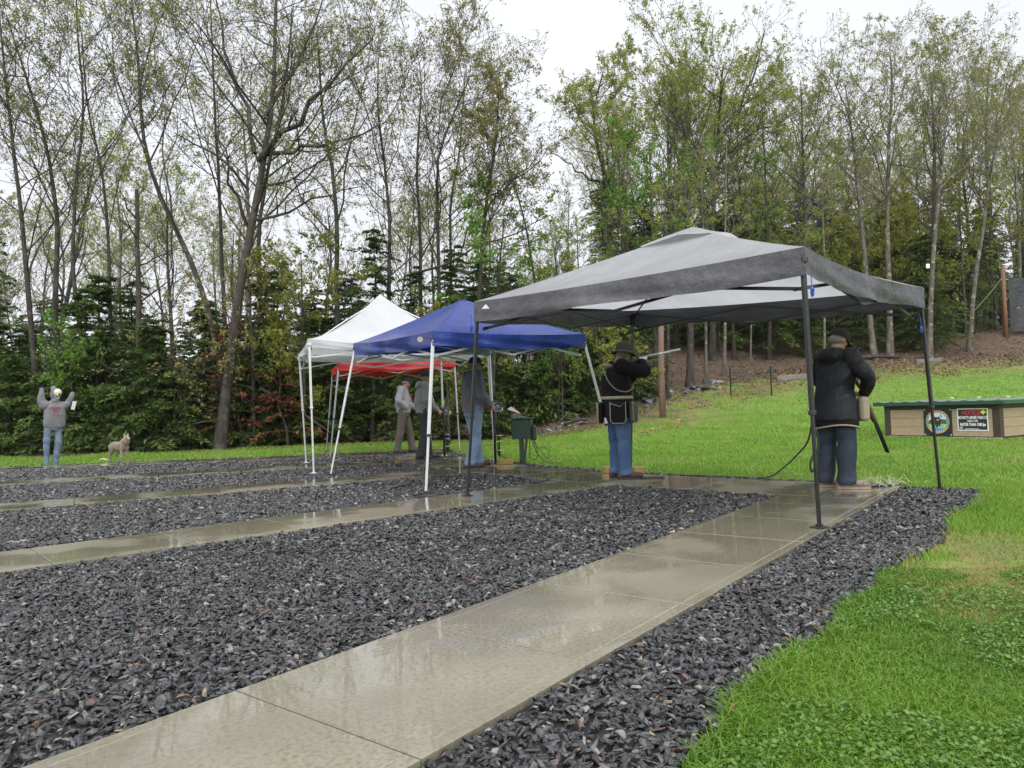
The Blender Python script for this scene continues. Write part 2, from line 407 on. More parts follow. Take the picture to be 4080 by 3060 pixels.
def visible(x, y, margin=1.06):
    u, v = uv(x, y); return (v > 1.55) & (np.abs(u) < (.7034*v+.15)*margin)
def in_depth(x, y, lo, hi): u, v = uv(x, y); return (v >= lo) & (v < hi)
x, y = rnd_pts(820000, 14.2, R_END, -2*DTH-.08, math.radians(26.8))
u_, v_ = uv(x, y); keep = in_gravel(x, y, .012) & visible(x, y)
dens = np.where(v_ < 5.0, 1.0, np.where(v_ < 9, .52, np.where(v_ < 13, .30, .21))); keep &= rs_.rand(len(x)) < dens
x = x[keep]; y = y[keep]; u_, v_ = uv(x, y)
size = np.where(v_ < 5.5, .0215, np.where(v_ < 9, .025, np.where(v_ < 13, .029, .033)))
pz = -.022+rs_.rand(len(x))*.016+(fbm(x*2.2, y*2.2, 15)-.5)*.016
N_ = len(x); sc_s = size*(.42+1.0*rs_.rand(N_)**1.6)
STONES = bpy.data.collections.new('stone_shapes')
m, n, P, O = new_mat('wet_crushed_stone'); t = n.nodes.new('ShaderNodeObjectInfo').outputs['Random']
rp = n.nodes.new('ShaderNodeValToRGB'); el = rp.color_ramp.elements
el[0].position = 0; el[0].color = (.007, .0072, .008, 1); el[1].position = 1; el[1].color = (.30, .26, .19, 1)
for p_, c_ in ((.5, (.014, .0145, .016, 1)), (.76, (.032, .033, .036, 1)), (.93, (.10, .10, .104, 1)), (.972, (.24, .235, .21, 1)), (.985, (.10, .05, .03, 1))):
    e_ = el.new(p_); e_.color = c_
n.links.new(t, rp.inputs['Fac']); cst = mixc(n, rng(n, noise(n, 55, 3), .4, .68), rp.outputs['Color'], (.10, .10, .104))
n.links.new(mixc(n, .28, rp.outputs['Color'], cst), P.inputs['Base Color']); n.links.new(rng(n, noise(n, 20, 2), .35, .65, .12, .36), P.inputs['Roughness'])
P.inputs['Specular IOR Level'].default_value = .6; bumpn(n, P, noise(n, 120, 3), .35, .004)
for k, (V0, T0) in enumerate(SP):
    me = np_mesh('stone', V0, T0); me.materials.append(m); STONES.objects.link(bpy.data.objects.new('stone', me))
pm = bpy.data.meshes.new('gravel'); pm.vertices.add(N_); pm.vertices.foreach_set('co', np.stack([x, y, pz], 1).astype(np.float32).ravel())
def pattr(nm, typ, data): at = pm.attributes.new(nm, typ, 'POINT'); at.data.foreach_set('vector' if typ == 'FLOAT_VECTOR' else 'value', np.ascontiguousarray(data).ravel())
pattr('rot', 'FLOAT_VECTOR', np.stack([rs_.randn(N_)*.42, rs_.randn(N_)*.42, rs_.rand(N_)*6.2832], 1).astype(np.float32))
pattr('scl', 'FLOAT_VECTOR', (sc_s[:, None]*np.stack([np.full(N_, 1.1), .6+.45*rs_.rand(N_), .45+.5*rs_.rand(N_)], 1)).astype(np.float32)); pattr('pick', 'INT', rs_.randint(0, len(SP), N_).astype(np.int32))
grav = link_mesh('gravel', pm, m); ng = bpy.data.node_groups.new('lay_stones', 'GeometryNodeTree')
ng.interface.new_socket('Geometry', in_out='INPUT', socket_type='NodeSocketGeometry'); ng.interface.new_socket('Geometry', in_out='OUTPUT', socket_type='NodeSocketGeometry')
gi, go, ip, ci = (ng.nodes.new(t_) for t_ in ('NodeGroupInput', 'NodeGroupOutput', 'GeometryNodeInstanceOnPoints', 'GeometryNodeCollectionInfo'))
ci.inputs['Collection'].default_value = STONES; ci.inputs['Separate Children'].default_value = True; ci.inputs['Reset Children'].default_value = True; ip.inputs['Pick Instance'].default_value = True
def nattr(nm, dt): a_ = ng.nodes.new('GeometryNodeInputNamedAttribute'); a_.data_type = dt; a_.inputs['Name'].default_value = nm; return a_.outputs['Attribute']
e2r = ng.nodes.new('FunctionNodeEulerToRotation'); ng.links.new(nattr('rot', 'FLOAT_VECTOR'), e2r.inputs[0])
ng.links.new(gi.outputs[0], ip.inputs['Points']); ng.links.new(ci.outputs[0], ip.inputs['Instance']); ng.links.new(nattr('pick', 'INT'), ip.inputs['Instance Index']); ng.links.new(e2r.outputs[0], ip.inputs['Rotation']); ng.links.new(nattr('scl', 'FLOAT_VECTOR'), ip.inputs['Scale']); ng.links.new(ip.outputs['Instances'], go.inputs[0])
grav.modifiers.new('stones', 'NODES').node_group = ng
tag(grav, label='wet dark crushed stone filling the wedges between lanes', cat='gravel', kind='stuff')

# dead leaves and pine needles on the stone
x, y = rnd_pts(9000, 15.5, 26, -DTH*2, math.radians(24.5)); k = in_gravel(x, y, .02) & visible(x, y) & in_depth(x, y, 1, 9); x = x[k][:520]; y = y[k][:520]
Vl = []; Tl = []; At = []
for a_, b_ in zip(x, y):
    L = .05+.05*rs_.rand(); w = .0016; az = rs_.rand()*6.28; c_, s_ = math.cos(az), math.sin(az); z = .004+.012*rs_.rand()
    if rs_.rand() < .06: L = .03+.03*rs_.rand(); w = L*.3
    i0 = len(Vl); Vl += [(a_-s_*w, b_+c_*w, z), (a_+s_*w, b_-c_*w, z), (a_+c_*L+s_*w*.6, b_+s_*L-c_*w*.6, z+.012*rs_.rand()), (a_+c_*L-s_*w*.6, b_+s_*L+c_*w*.6, z+.006)]
    Tl.append((i0, i0+1, i0+2, i0+3)); At += [rs_.rand()]*4
tag(link_mesh('fallen_needles', np_mesh('fallen_needles', np.array(Vl), np.array(Tl), attr={'tint': np.array(At)}), leaf_mat('dead_needle', (.11, .045, .022), (.19, .10, .05), .1)),
    label='rust brown pine needles and leaf scraps on the stone', cat='leaf litter', kind='stuff')

# ================================================================== grass blades
def blades(x, y, z, h, w, lean, tint, segs=2):
    N = len(x); az = rs_.rand(N)*2*np.pi; la = rs_.rand(N)*2*np.pi; dx, dy = np.cos(az)*w, np.sin(az)*w
    lx, ly = np.cos(la)*lean*h, np.sin(la)*lean*h
    B0 = np.stack([x-dx, y-dy, z], 1); B1 = np.stack([x+dx, y+dy, z], 1)
    if segs == 1:
        T_ = np.stack([x+lx, y+ly, z+h], 1); V = np.stack([B0, B1, T_], 1).reshape(-1, 3); I = np.arange(N*3).reshape(-1, 3); return V, I, np.repeat(tint, 3)
    M0 = np.stack([x-dx*.8+lx*.35, y-dy*.8+ly*.35, z+h*.6], 1); M1 = np.stack([x+dx*.8+lx*.35, y+dy*.8+ly*.35, z+h*.6], 1)
    T_ = np.stack([x+lx*1.2, y+ly*1.2, z+h*(1-.25*lean)], 1)
    V = np.stack([B0, B1, M0, M1, T_], 1).reshape(-1, 3); b = (np.arange(N)*5)[:, None, None]
    I = (np.array([(0, 1, 3), (0, 3, 2), (2, 3, 4)])[None]+b).reshape(-1, 3); return V, I, np.repeat(tint, 5)
GV = []; GI = []; GA = []; gb = 0
def add_bl(r):
    global gb
    GV.append(r[0]); GI.append(r[1]+gb); GA.append(r[2]); gb += len(r[0])
def uvpts(N, ulo, uhi, vlo, vhi):
    return xy(ulo+rs_.rand(N)*(uhi-ulo), vlo+rs_.rand(N)*(vhi-vlo))
def on_lawn(x, y):
    r = np.hypot(x, y); a = np.arctan2(y, x)
    ok = ~in_gravel(x, y, 0)
    chord1 = R1*math.cos(DTH/2); k = np.clip(np.round(3-a/DTH-.5), 1, 4); am = (3-k-.5)*DTH; dist = r*np.cos(a-am)
    pav = (dist > chord1-.01) & (a < 2*DTH+WH/np.maximum(r, 1)+.002) & (a > -2*DTH-WH/np.maximum(r, 1)-.002)
    trap = (x > 1.15) & (x < 3.95) & (y > -.45) & (y < 2.4)
    return ok & ~pav & ~trap
def thin(x, y):   # bare and straw patches
    b = fbm(x*1.1, y*1.1, 55, 4); r = np.hypot(x, y); a = np.arctan2(y, x); u, v = uv(x, y)
    near = np.exp(-(((u-2.75)/.9)**2+((v-4.5)/1.1)**2))
    e = .9*smooth(-6.8, -1.0, v-edge_v(u)+(fbm(x*.35, y*.35, 5)-.5)*5)*smooth(2, 6, u)
    return np.clip(smooth(.56, .66, b)*.35+near*smooth(.44, .56, fbm(x*2.7, y*2.7, 57, 4))*1.2+e*smooth(.40, .55, fbm(x*.8, y*.8, 9, 4)), 0, .97)
def lawn_batch(N, ulo, uhi, vlo, vhi, h, w, lean, segs, edge_tall=False, shift=0.):
    x, y = uvpts(N, ulo, uhi, vlo, vhi); k = on_lawn(x, y) & visible(x, y, 1.1)
    u, v = uv(x, y); k &= v < edge_v(u)+(fbm(x*.6, y*.6, 21)-.5)*2+.4
    x = x[k]; y = y[k]; th = thin(x, y); k = rs_.rand(len(x)) > th*.62; x = x[k]; y = y[k]; th = th[k]
    hh = h*(.5+.8*rs_.rand(len(x)))*(.7+.6*fbm(x*3, y*3, 61))*(1-.4*th)
    if edge_tall:
        near_g = in_gravel(x-.10*np.cos(np.arctan2(y, x)+1.57), y-.10*np.sin(np.arctan2(y, x)+1.57)); hh = np.where(near_g & (rs_.rand(len(x)) < .5), hh*2.0, hh)
    t = np.clip(fbm(x*.9, y*.9, 91, 4)*.75-.1+.45*rs_.rand(len(x))+shift, 0, .93); t = np.where(rs_.rand(len(x)) < th*.8+.012, 1.0, t)
    add_bl(blades(x, y, terr(x, y), hh, w*(.7+.6*rs_.rand(len(x))), lean, t, segs)); return len(x)
cnt = [lawn_batch(175000, .3, 3.6, 1.5, 4.2, .027, .0022, .85, 2, True, -.30),
       lawn_batch(75000, 1.2, 6.2, 4.2, 8.0, .038, .0036, .65, 1, True),
       lawn_batch(95000, -1.5, 12.5, 8.0, 15, .045, .0055, .6, 1),
       lawn_batch(90000, -1, 20, 15, 25, .05, .009, .6, 1),
       lawn_batch(60000, 2, 31, 25, 42, .06, .016, .6, 1),
       lawn_batch(70000, -17, 1, 13.5, 24, .055, .0085, .6, 1)]
gm = leaf_mat('grass_blade', (.082, .180, .016), (.215, .370, .034), .3, .4, .4)
# straw at tint 1
gn = gm.node_tree; mixn = [q for q in gn.nodes if q.type == 'MIX'][0]; at_ = [q for q in gn.nodes if q.type == 'ATTRIBUTE'][0]
m2 = mixc(gn, rng(gn, at_.outputs['Fac'], .94, .99), mixn.outputs['Result'], (.30, .22, .09))
for q in gn.nodes:
    if q.type == 'BSDF_PRINCIPLED': gn.links.new(m2, q.inputs['Base Color'])
    if q.type == 'BSDF_TRANSLUCENT': gn.links.new(m2, q.inputs['Color'])
gr = link_mesh('grass', np_mesh('grass', np.vstack(GV), np.vstack(GI), attr={'tint': np.concatenate(GA)}), gm)
tag(gr, label='short wet green lawn grass with straw patches', cat='grass', kind='stuff')
print('grass blades', cnt, 'tris', sum(len(i) for i in GI))
# clover leaves low in the near lawn
x, y = uvpts(60000, .4, 3.6, 1.5, 4.6); k = on_lawn(x, y) & visible(x, y, 1.1) & (fbm(x*2.2, y*2.2, 71) > .46); x = x[k]; y = y[k]; x = x[:15000]; y = y[:15000]
k = rs_.rand(len(x)) > thin(x, y); x = x[k]; y = y[k]; N = len(x); r = .0038+.0045*rs_.rand(N); z = terr(x, y)+.012+.02*rs_.rand(N); az = rs_.rand(N)*6.28
ang = np.linspace(0, 2*np.pi, 6)[:-1]; nx, ny = rs_.randn(N)*.35, rs_.randn(N)*.35
px = np.cos(ang[None]+az[:, None])*r[:, None]; py = np.sin(ang[None]+az[:, None])*r[:, None]
V = np.stack([x[:, None]+px, y[:, None]+py, z[:, None]+px*nx[:, None]+py*ny[:, None]], -1).reshape(-1, 3)
tag(link_mesh('clover', np_mesh('clover', V, np.arange(N*5).reshape(-1, 5), attr={'tint': np.repeat(rs_.rand(N), 5)}), leaf_mat('clover_leaf', (.060, .145, .016), (.12, .24, .03), .3, .35, .5)),
    label='low round clover leaves growing in the near lawn', cat='clover', kind='stuff')
# ================================================================== trees
def resample(P, n_):
    P = np.asarray(P, float); d = np.r_[0, np.cumsum(np.linalg.norm(np.diff(P, axis=0), axis=1))]
    t = np.linspace(0, d[-1], n_); 
    # smooth (Catmull-like) by interpolating then averaging
    R = np.stack([np.interp(t, d, P[:, k]) for k in range(3)], 1)
    for _ in range(2): R[1:-1] = .25*R[:-2]+.5*R[1:-1]+.25*R[2:]
    return R
def tubes(P, Rd, n_):
    """P (N,S,3) Rd (N,S) -> verts, quads"""
    N, S, _ = P.shape; T = np.empty_like(P); T[:, 1:-1] = P[:, 2:]-P[:, :-2]; T[:, 0] = P[:, 1]-P[:, 0]; T[:, -1] = P[:, -1]-P[:, -2]
    T /= np.linalg.norm(T, axis=-1, keepdims=True)+1e-9
    ref = np.where(np.abs(T[:, :1, 2:3]) > .8, np.array([1., 0, 0]), np.array([0, 0, 1.])); ref = np.broadcast_to(ref, P.shape)
    X = ref-T*(ref*T).sum(-1, keepdims=True); X /= np.linalg.norm(X, axis=-1, keepdims=True)+1e-9; Y = np.cross(T, X)
    a = np.arange(n_)*2*np.pi/n_
    V = P[:, :, None]+(X[:, :, None]*np.cos(a)[None, None, :, None]+Y[:, :, None]*np.sin(a)[None, None, :, None])*Rd[:, :, None, None]
    i = np.arange(S-1)[:, None]*n_; k = np.arange(n_)[None]; k2 = (k+1) % n_
    q = np.stack([i+k, i+k2, i+n_+k2, i+n_+k], -1).reshape(-1, 4)
    Q = (q[None]+(np.arange(N)*S*n_)[:, None, None]).reshape(-1, 4)
    return V.reshape(-1, 3), Q
def norm(v): return v/(np.linalg.norm(v, axis=-1, keepdims=True)+1e-9)
def spawn(rs, P, Rd, K, t0, t1, ang, lenf, S, up=.25, wob=.18, rf=.55, rmin=.006, rtip=.35, bias=None, L0=None):
    """children of polylines P (N,S0,3); returns (N*K,S,3) and radii"""
    N, S0, _ = P.shape; t = (np.arange(K)[None]+rs.rand(N, K))/K; t = t0+(t1-t0)*t
    f = t*(S0-1); i = np.minimum(f.astype(int), S0-2); w = (f-i)[..., None]; n_ = np.arange(N)[:, None]
    A = P[n_, i]; B = P[n_, i+1]; start = A*(1-w)+B*w; tan = norm(B-A); r = Rd[n_, i]*(1-w[..., 0])+Rd[n_, i+1]*w[..., 0]
    rv = norm(rs.randn(N, K, 3)); side = norm(rv-tan*(rv*tan).sum(-1, keepdims=True))
    if bias is not None: side = norm(side+np.asarray(bias)); 
    a = np.radians(ang[0]+(ang[1]-ang[0])*rs.rand(N, K))[..., None]
    d = norm(tan*np.cos(a)+side*np.sin(a))
    plen = np.linalg.norm(np.diff(P, axis=1), axis=-1).sum(1)[:, None] if L0 is None else L0
    L = plen*(lenf[0]+(lenf[1]-lenf[0])*rs.rand(N, K))*(1.15-.55*((t-t0)/(t1-t0+1e-6)))
    out = np.empty((N, K, S, 3)); out[:, :, 0] = start; cur = d; step = (L/(S-1))[..., None]
    for s in range(1, S):
        cur = norm(cur+rs.randn(N, K, 3)*wob+np.array([0, 0, up])/(S-1)*1.6); out[:, :, s] = out[:, :, s-1]+cur*step
    r0 = np.maximum(r*rf*(.75+.4*rs.rand(N, K)), rmin); tt = np.linspace(0, 1, S)
    rad = np.maximum(r0[..., None]*(1-(1-rtip)*tt), rmin*.8)
    return out.reshape(-1, S, 3), rad.reshape(-1, S)
def cards(rs, C, size, flat=.0, asp=.62, droop=0.):
    """diamond leaves at C (N,3)"""
    N = len(C); nrm = rs.randn(N, 3); nrm[:, 2] += flat; nrm = norm(nrm); a = norm(np.cross(nrm, rs.randn(N, 3))); a[:, 2] -= droop; a = norm(a); b = norm(np.cross(nrm, a))
    s = (size*(.6+.8*rs.rand(N)))[:, None]
    V = np.stack([C-a*s, C-b*s*asp*.9, C+a*s*1.1, C+b*s*asp], 1).reshape(-1, 3)
    return V, np.arange(N*4).reshape(-1, 4)
BARK = {}
def bark_mat(name, c1, c2, c3):
    m, n, P, O = new_mat(name)
    c = mixc(n, rng(n, noise(n, 7, 5, .7, stretch=(1, 1, .25)), .38, .62), c1, c2)
    c = mixc(n, rng(n, noise(n, 3.2, 4), .54, .64), c, c3)
    n.links.new(c, P.inputs['Base Color']); P.inputs['Roughness'].default_value = .7; P.inputs['Specular IOR Level'].default_value = .3
    bumpn(n, P, noise(n, 26, 5, .7, stretch=(1, 1, .22)), .9, .03); BARK[name] = m; return m
bark_mat('dark', (.060, .048, .038), (.028, .023, .020), (.075, .078, .055))
bark_mat('oak', (.066, .053, .045), (.032, .026, .023), (.085, .080, .064))
bark_mat('pale', (.16, .14, .115), (.070, .060, .050), (.26, .25, .21))
bark_mat('green', (.060, .058, .036), (.030, .028, .020), (.075, .085, .042))
LEAFC = {'ygreen': ((.18, .220, .036), (.35, .375, .085)), 'olive': ((.16, .180, .036), (.30, .310, .085)), 'bud': ((.17, .155, .048), (.29, .275, .085)),
         'bright': ((.085, .185, .022), (.17, .30, .042)), 'tan': ((.24, .20, .07), (.34, .32, .12)), 'gold': ((.15, .165, .020), (.26, .27, .05))}
for k, (a, b) in LEAFC.items(): leaf_mat('leaf_'+k, a, b, .52)
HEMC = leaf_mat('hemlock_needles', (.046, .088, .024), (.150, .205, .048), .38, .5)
HEMD = leaf_mat('dead_needles_rust', (.12, .042, .020), (.19, .075, .035), .2, .7)
def deciduous(name, seed, trunk, r0, n1=13, n2=6, n3=4, n4=4, leaves=4, lsize=.05, bark='dark', leaf='ygreen', t0=.38, ang=(28, 58), l1=(.26, .46), limbs=None, rtop=.18, up=.28, lod=1.0):
    """trunk: list of 3D points in local space (base at origin). returns Empty with trunk, branches, crown"""
    rs = np.random.RandomState(seed); T = resample(trunk, 16)
    wob = np.cumsum(rs.randn(16, 3)*.018*np.array([1, 1, 0]), 0)*np.linspace(0, 1, 16)[:, None]*np.linalg.norm(T[-1]-T[0])/8; T = T+wob
    tt = np.linspace(0, 1, 16); R = r0*((1-tt)**.85*(1-rtop)+rtop); R[0] *= 1.45; R[1] *= 1.08
    root = empty(name)
    V, Q = tubes(T[None], R[None], 9); me = np_mesh('trunk', V, Q, smooth_=True); link_mesh('trunk', me, BARK[bark], root)
    P1, R1_ = spawn(rs, T[None], R[None], n1, t0, .97, ang, l1, 9, up=up, wob=.13, rf=.44, rmin=.012, rtip=.25)
    if limbs:
        PL = np.stack([resample(l[0], 9) for l in limbs]); PL[:, 2:] += rs.randn(len(limbs), 7, 3)*.06
        RL = np.stack([np.linspace(l[1], l[1]*.25, 9) for l in limbs]); P1 = np.vstack([PL, P1]); R1_ = np.vstack([RL, R1_])
    # leader also carries branches
    lead = np.stack([resample(T[9:], 9)]); P1b = np.vstack([P1, lead]); R1b = np.vstack([R1_, np.interp(np.linspace(9, 15, 9), np.arange(16), R)[None]])
    P2, R2_ = spawn(rs, P1b, R1b, n2, .2, 1.0, (22, 60), (.28, .5), 6, up=.22, wob=.2, rf=.5, rmin=.0085)
    P3, R3_ = spawn(rs, P2, R2_, n3, .2, 1.0, (20, 55), (.32, .6), 4, up=.15, wob=.2, rf=.55, rmin=.006)
    P4, R4_ = spawn(rs, P3, R3_, n4, .25, 1.0, (20, 55), (.35, .7), 2, up=.1, wob=.2, rf=.6, rmin=.0045)
    Vs = []; Qs = []; b = 0
    for P_, R_, k in ((P1, R1_, 6), (P2, R2_, 4), (P3, R3_, 3), (P4, R4_, 3)):
        v, q = tubes(P_, R_, k); Vs.append(v); Qs.append(q+b); b += len(v)
    link_mesh('branches', np_mesh('branches', np.vstack(Vs), np.vstack(Qs), smooth_=True), BARK[bark], root)
    lsize *= .74; leaves = max(1, int(round(leaves*.85))) if leaves else 0
    if leaves:
        N4 = len(P4); w = (rs.rand(N4, leaves)*.7+.45)[..., None]; n_ = np.arange(N4)[:, None]
        C = P4[n_, 0]*(1-w)+P4[n_, 1]*w+rs.randn(N4, leaves, 3)*lsize*1.1
        cl = np.repeat(rs.rand(N4)*.6, leaves)
        V, Q = cards(rs, C.reshape(-1, 3), lsize, .2, droop=.5); tint = np.repeat(np.clip(cl+.4*rs.rand(len(Q)), 0, 1), 4)
        link_mesh('crown', np_mesh('crown', V, Q, attr={'tint': tint}), MATS['leaf_'+leaf], root)
    return root
def tree_px(name, label, seed, dep, pts, wpx, group=None, ddep=.6, limbs=None, cat='tree', **k):
    rs = np.random.RandomState(seed+999); base = AT(*pts[0], dep); bz = ground_z(base[0], base[1])-.06; base = np.array([base[0], base[1], bz])
    P = [np.zeros(3)]; 
    for j, q in enumerate(pts[1:]):
        P.append(AT(*q, dep+rs.uniform(-ddep, ddep)*(j+1)/len(pts))-base)
    if limbs: limbs = [([AT(x_, y_, dep+dz)-base for x_, y_, dz in L], w_/2900*dep*.5*.66) for L, w_ in limbs]
    t = deciduous(name, seed, P, wpx/2900*dep*.5*.60, limbs=limbs, **k); t.location = base; tag(t, label, cat, group); return t

OAK = tree_px('oak_tree', 'tall oak with crooked main trunk and long horizontal limbs on the left', 11, 22.6,
    [(877, 1795), (886, 1653), (910, 1500), (940, 1237), (964, 1020), (1013, 860), (1038, 633), (1072, 443), (1090, 190), (1085, -60)], 74, bark='oak', leaf='olive', leaves=4, t0=.45, n1=12, ang=(35, 65), l1=(.22, .38), lsize=.045,
    limbs=[([(1030, 640, 0), (1110, 540, -.5), (1190, 465, -1), (1290, 340, -1.4), (1400, 262, -1.6), (1480, 130, -1.6)], 40), ([(1060, 615, 0), (1180, 598, -.8), (1300, 570, -1.3), (1420, 560, -1.6), (1520, 500, -1.8)], 28),
           ([(1015, 610, 0), (975, 430, .3), (900, 220, .6), (868, 60, .8), (850, -80, .8)], 30), ([(1030, 745, 0), (1130, 730, -.7), (1240, 660, -1.2), (1330, 640, -1.6)], 20),
           ([(1000, 880, 0), (1120, 860, -.6), (1250, 800, -1), (1340, 760, -1.4), (1420, 745, -1.6)], 22), ([(1050, 470, 0), (1160, 300, .5), (1250, 150, .8), (1290, -40, 1)], 26),
           ([(990, 760, 0), (900, 640, -.5), (760, 560, -1), (690, 540, -1.3)], 20), ([(985, 900, 0), (930, 760, -.7), (900, 600, -.8), (860, 420, -.8)], 22)])
tree_px('leaning_tree', 'long leaning tree slanting up to the left beside the oak', 12, 23.6, [(905, 1780), (880, 1420), (826, 1177), (705, 905), (601, 728), (552, 538), (557, 380), (520, 100), (510, -80)], 46, bark='dark', leaf='ygreen', leaves=5, t0=.42, ang=(25, 55))
tree_px('leafing_tree', 'leftmost slender tree rising beside the photo edge', 13, 24, [(165, 1800), (157, 1653), (120, 1262), (100, 900), (66, 640), (40, 380), (10, 60)], 44, leaf='bud', leaves=3, t0=.35, bark='dark')
tree_px('leafing_tree', 'tree bending to the left with yellow green buds behind the scarecrow', 14, 25, [(330, 1790), (245, 1500), (205, 1292), (223, 1141), (241, 900), (203, 633), (146, 443), (82, 253), (19, 63)], 46, leaf='ygreen', leaves=4, t0=.42)
tree_px('leafing_tree', 'tree with kinked lower trunk right behind the scarecrow', 15, 24.4, [(385, 1790), (374, 1683), (362, 1533), (319, 1322), (289, 1171), (283, 900), (316, 633), (329, 443), (300, 150), (310, -60)], 36, leaf='olive', leaves=4, t0=.45)
tree_px('leafing_tree', 'thin straight tree above the coyote decoy', 16, 25.5, [(450, 1790), (446, 1442), (440, 1200), (428, 900), (420, 700), (350, 500), (330, 250), (300, 20)], 30, leaf='ygreen', leaves=5, t0=.4, bark='green')
tree_px('dead_snag', 'dead snag with broken top right of the coyote decoy', 17, 23.4, [(560, 1790), (555, 1683), (548, 1382), (548, 1141), (540, 900), (535, 755)], 46, leaves=0, n1=8, n2=3, n3=2, n4=2, t0=.3, ang=(50, 80), l1=(.1, .22), bark='oak', rtop=.5)
tree_px('leafing_tree', 'straight tree just behind and left of the oak', 18, 28, [(905, 1770), (900, 1400), (890, 1050), (880, 500), (872, 100), (870, -60)], 34, leaf='bud', leaves=4, t0=.5, bark='dark')
tree_px('leafing_tree', 'tree close behind the oak on its right', 19, 24.6, [(1045, 1790), (1043, 1382), (1031, 1201), (1025, 900), (1080, 620), (1150, 350), (1170, 80)], 42, leaf='olive', leaves=4, t0=.5, bark='oak')
tree_px('leafing_tree', 'forked tree with green tinged bark above the white canopy', 20, 25.5, [(1345, 1780), (1345, 1300), (1340, 1050), (1335, 740), (1290, 500), (1275, 280), (1260, 120)], 46, leaf='ygreen', leaves=4, t0=.42, bark='green')
tree_px('leafing_tree', 'tree with twin upper stems above the blue canopy peak', 21, 26, [(1555, 1770), (1550, 1400), (1547, 1010), (1547, 760), (1505, 560), (1485, 360), (1490, 230)], 38, leaf='bud', leaves=5, t0=.42, bark='oak')
tree_px('leafing_tree', 'slightly wavy tree between white and blue canopy peaks', 22, 28.5, [(1685, 1760), (1680, 1200), (1680, 820), (1673, 665), (1705, 420), (1690, 240)], 34, leaf='bud', leaves=6, t0=.42, bark='oak')
tree_px('leafing_tree', 'tree whose top sweeps to the right over the blue canopy', 23, 27.2, [(1760, 1750), (1752, 1300), (1749, 1010), (1749, 696), (1758, 557), (1820, 450), (1870, 360), (1890, 300)], 36, leaf='bud', leaves=5, t0=.42, bark='oak')
tree_px('leafing_tree', 'thin pale tree behind the sweeping tree', 24, 31, [(1800, 1750), (1800, 1200), (1797, 900), (1795, 760), (1840, 650), (1840, 400), (1845, 300)], 28, leaf='olive', leaves=5, t0=.4, bark='green')
MAPLE = tree_px('maple_tree', 'maple with fresh bright green lower leaves beside the sky gap', 25, 24.6, [(1905, 1745), (1908, 1400), (1914, 1040), (1920, 823), (1958, 728), (1972, 536), (1975, 430), (1985, 330)], 44, leaf='bud', leaves=5, t0=.5, l1=(.13, .24), bark='dark',
    limbs=[([(1915, 880, 0), (1990, 760, -.4), (2080, 690, -.8), (2170, 600, -1.0)], 16), ([(1918, 800, 0), (2020, 735, -.6), (2110, 690, -1), (2190, 590, -1.2)], 14),
           ([(1640, 1090, .2), (1780, 1060, -.3), (1920, 985, -1), (2060, 910, -1.6), (2200, 850, -2)], 17)])
tree_px('thin_tree', 'thin dark tree leaning left at the edge of the sky gap', 26, 26.5, [(2165, 1740), (2150, 1300), (2129, 1044), (2091, 823), (2028, 601), (2005, 480), (1995, 420)], 22, leaf='olive', leaves=3, t0=.5, n1=8, bark='dark', l1=(.08, .16))
tree_px('dead_conifer', 'bare dead conifer spike in the sky gap left of the grey canopy peak', 27, 33, [(2262, 1690), (2262, 1200), (2262, 1044), (2262, 747)], 20, leaves=2, leaf='gold', n1=22, n2=4, n3=3, n4=2, t0=.25, ang=(55, 75), l1=(.14, .24), up=.25, rtop=.08)
tree_px('dead_snag', 'dark straight snag behind the left slope of the grey canopy', 28, 33.5, [(2440, 1680), (2425, 1300), (2414, 1010), (2410, 700), (2405, 640)], 40, leaves=2, leaf='gold', n1=12, n2=4, t0=.35, ang=(45, 75), l1=(.10, .18), rtop=.45,
    limbs=[([(2405, 730, 0), (2330, 700, -.4), (2260, 640, -.8), (2195, 605, -1)], 16)])
tree_px('leafing_tree', 'leaning tree right of the sky gap with fresh yellow green crown', 29, 34.5, [(2590, 1600), (2560, 1300), (2496, 990), (2426, 728), (2370, 600), (2352, 540), (2360, 430), (2400, 300)], 40, leaf='ygreen', leaves=8, t0=.52, n1=15, bark='dark', lsize=.06, l1=(.18, .3))
tree_px('leafing_tree', 'broad crowned tree directly above the grey canopy peak', 30, 36, [(2845, 1560), (2838, 1200), (2829, 855), (2829, 633), (2850, 480), (2840, 330), (2850, 260)], 44, leaf='ygreen', leaves=9, n1=18, t0=.5, ang=(35, 65), l1=(.25, .42), bark='dark', lsize=.06,
    limbs=[([(2829, 700, 0), (2910, 590, -.5), (3010, 520, -1), (3130, 480, -1.4)], 24), ([(2829, 680, 0), (2740, 560, 0), (2700, 430, .3), (2660, 280, .3)], 24), ([(2835, 600, 0), (2960, 420, .5), (3020, 250, .6), (3050, 120, .6)], 22)])
tree_px('leafing_tree', 'second broad tree with dense pale green top above the grey canopy', 31, 39, [(2700, 1560), (2690, 1200), (2680, 900), (2660, 700), (2655, 480), (2665, 340)], 36, leaf='ygreen', leaves=9, n1=16, t0=.45, bark='dark', lsize=.065)
tree_px('leafing_tree', 'tall narrow tree above the right corner of the grey canopy', 32, 37.5, [(3215, 1450), (3215, 1200), (3199, 823), (3180, 543), (3170, 330)], 34, leaf='ygreen', leaves=6, t0=.45, bark='dark')
tree_px('birch_like_tree', 'lichen spotted tree whose foot shows behind the man in black', 33, 37, [(3483, 1399), (3464, 1258), (3437, 954), (3400, 588), (3370, 330)], 40, leaf='olive', leaves=6, t0=.48, bark='pale')
tree_px('birch_like_tree', 'lichen spotted double tree left of the canopy corner leg', 34, 37.2, [(3545, 1394), (3540, 1036), (3538, 950), (3535, 570), (3560, 340), (3540, 220)], 42, leaf='olive', leaves=6, t0=.48, bark='pale')
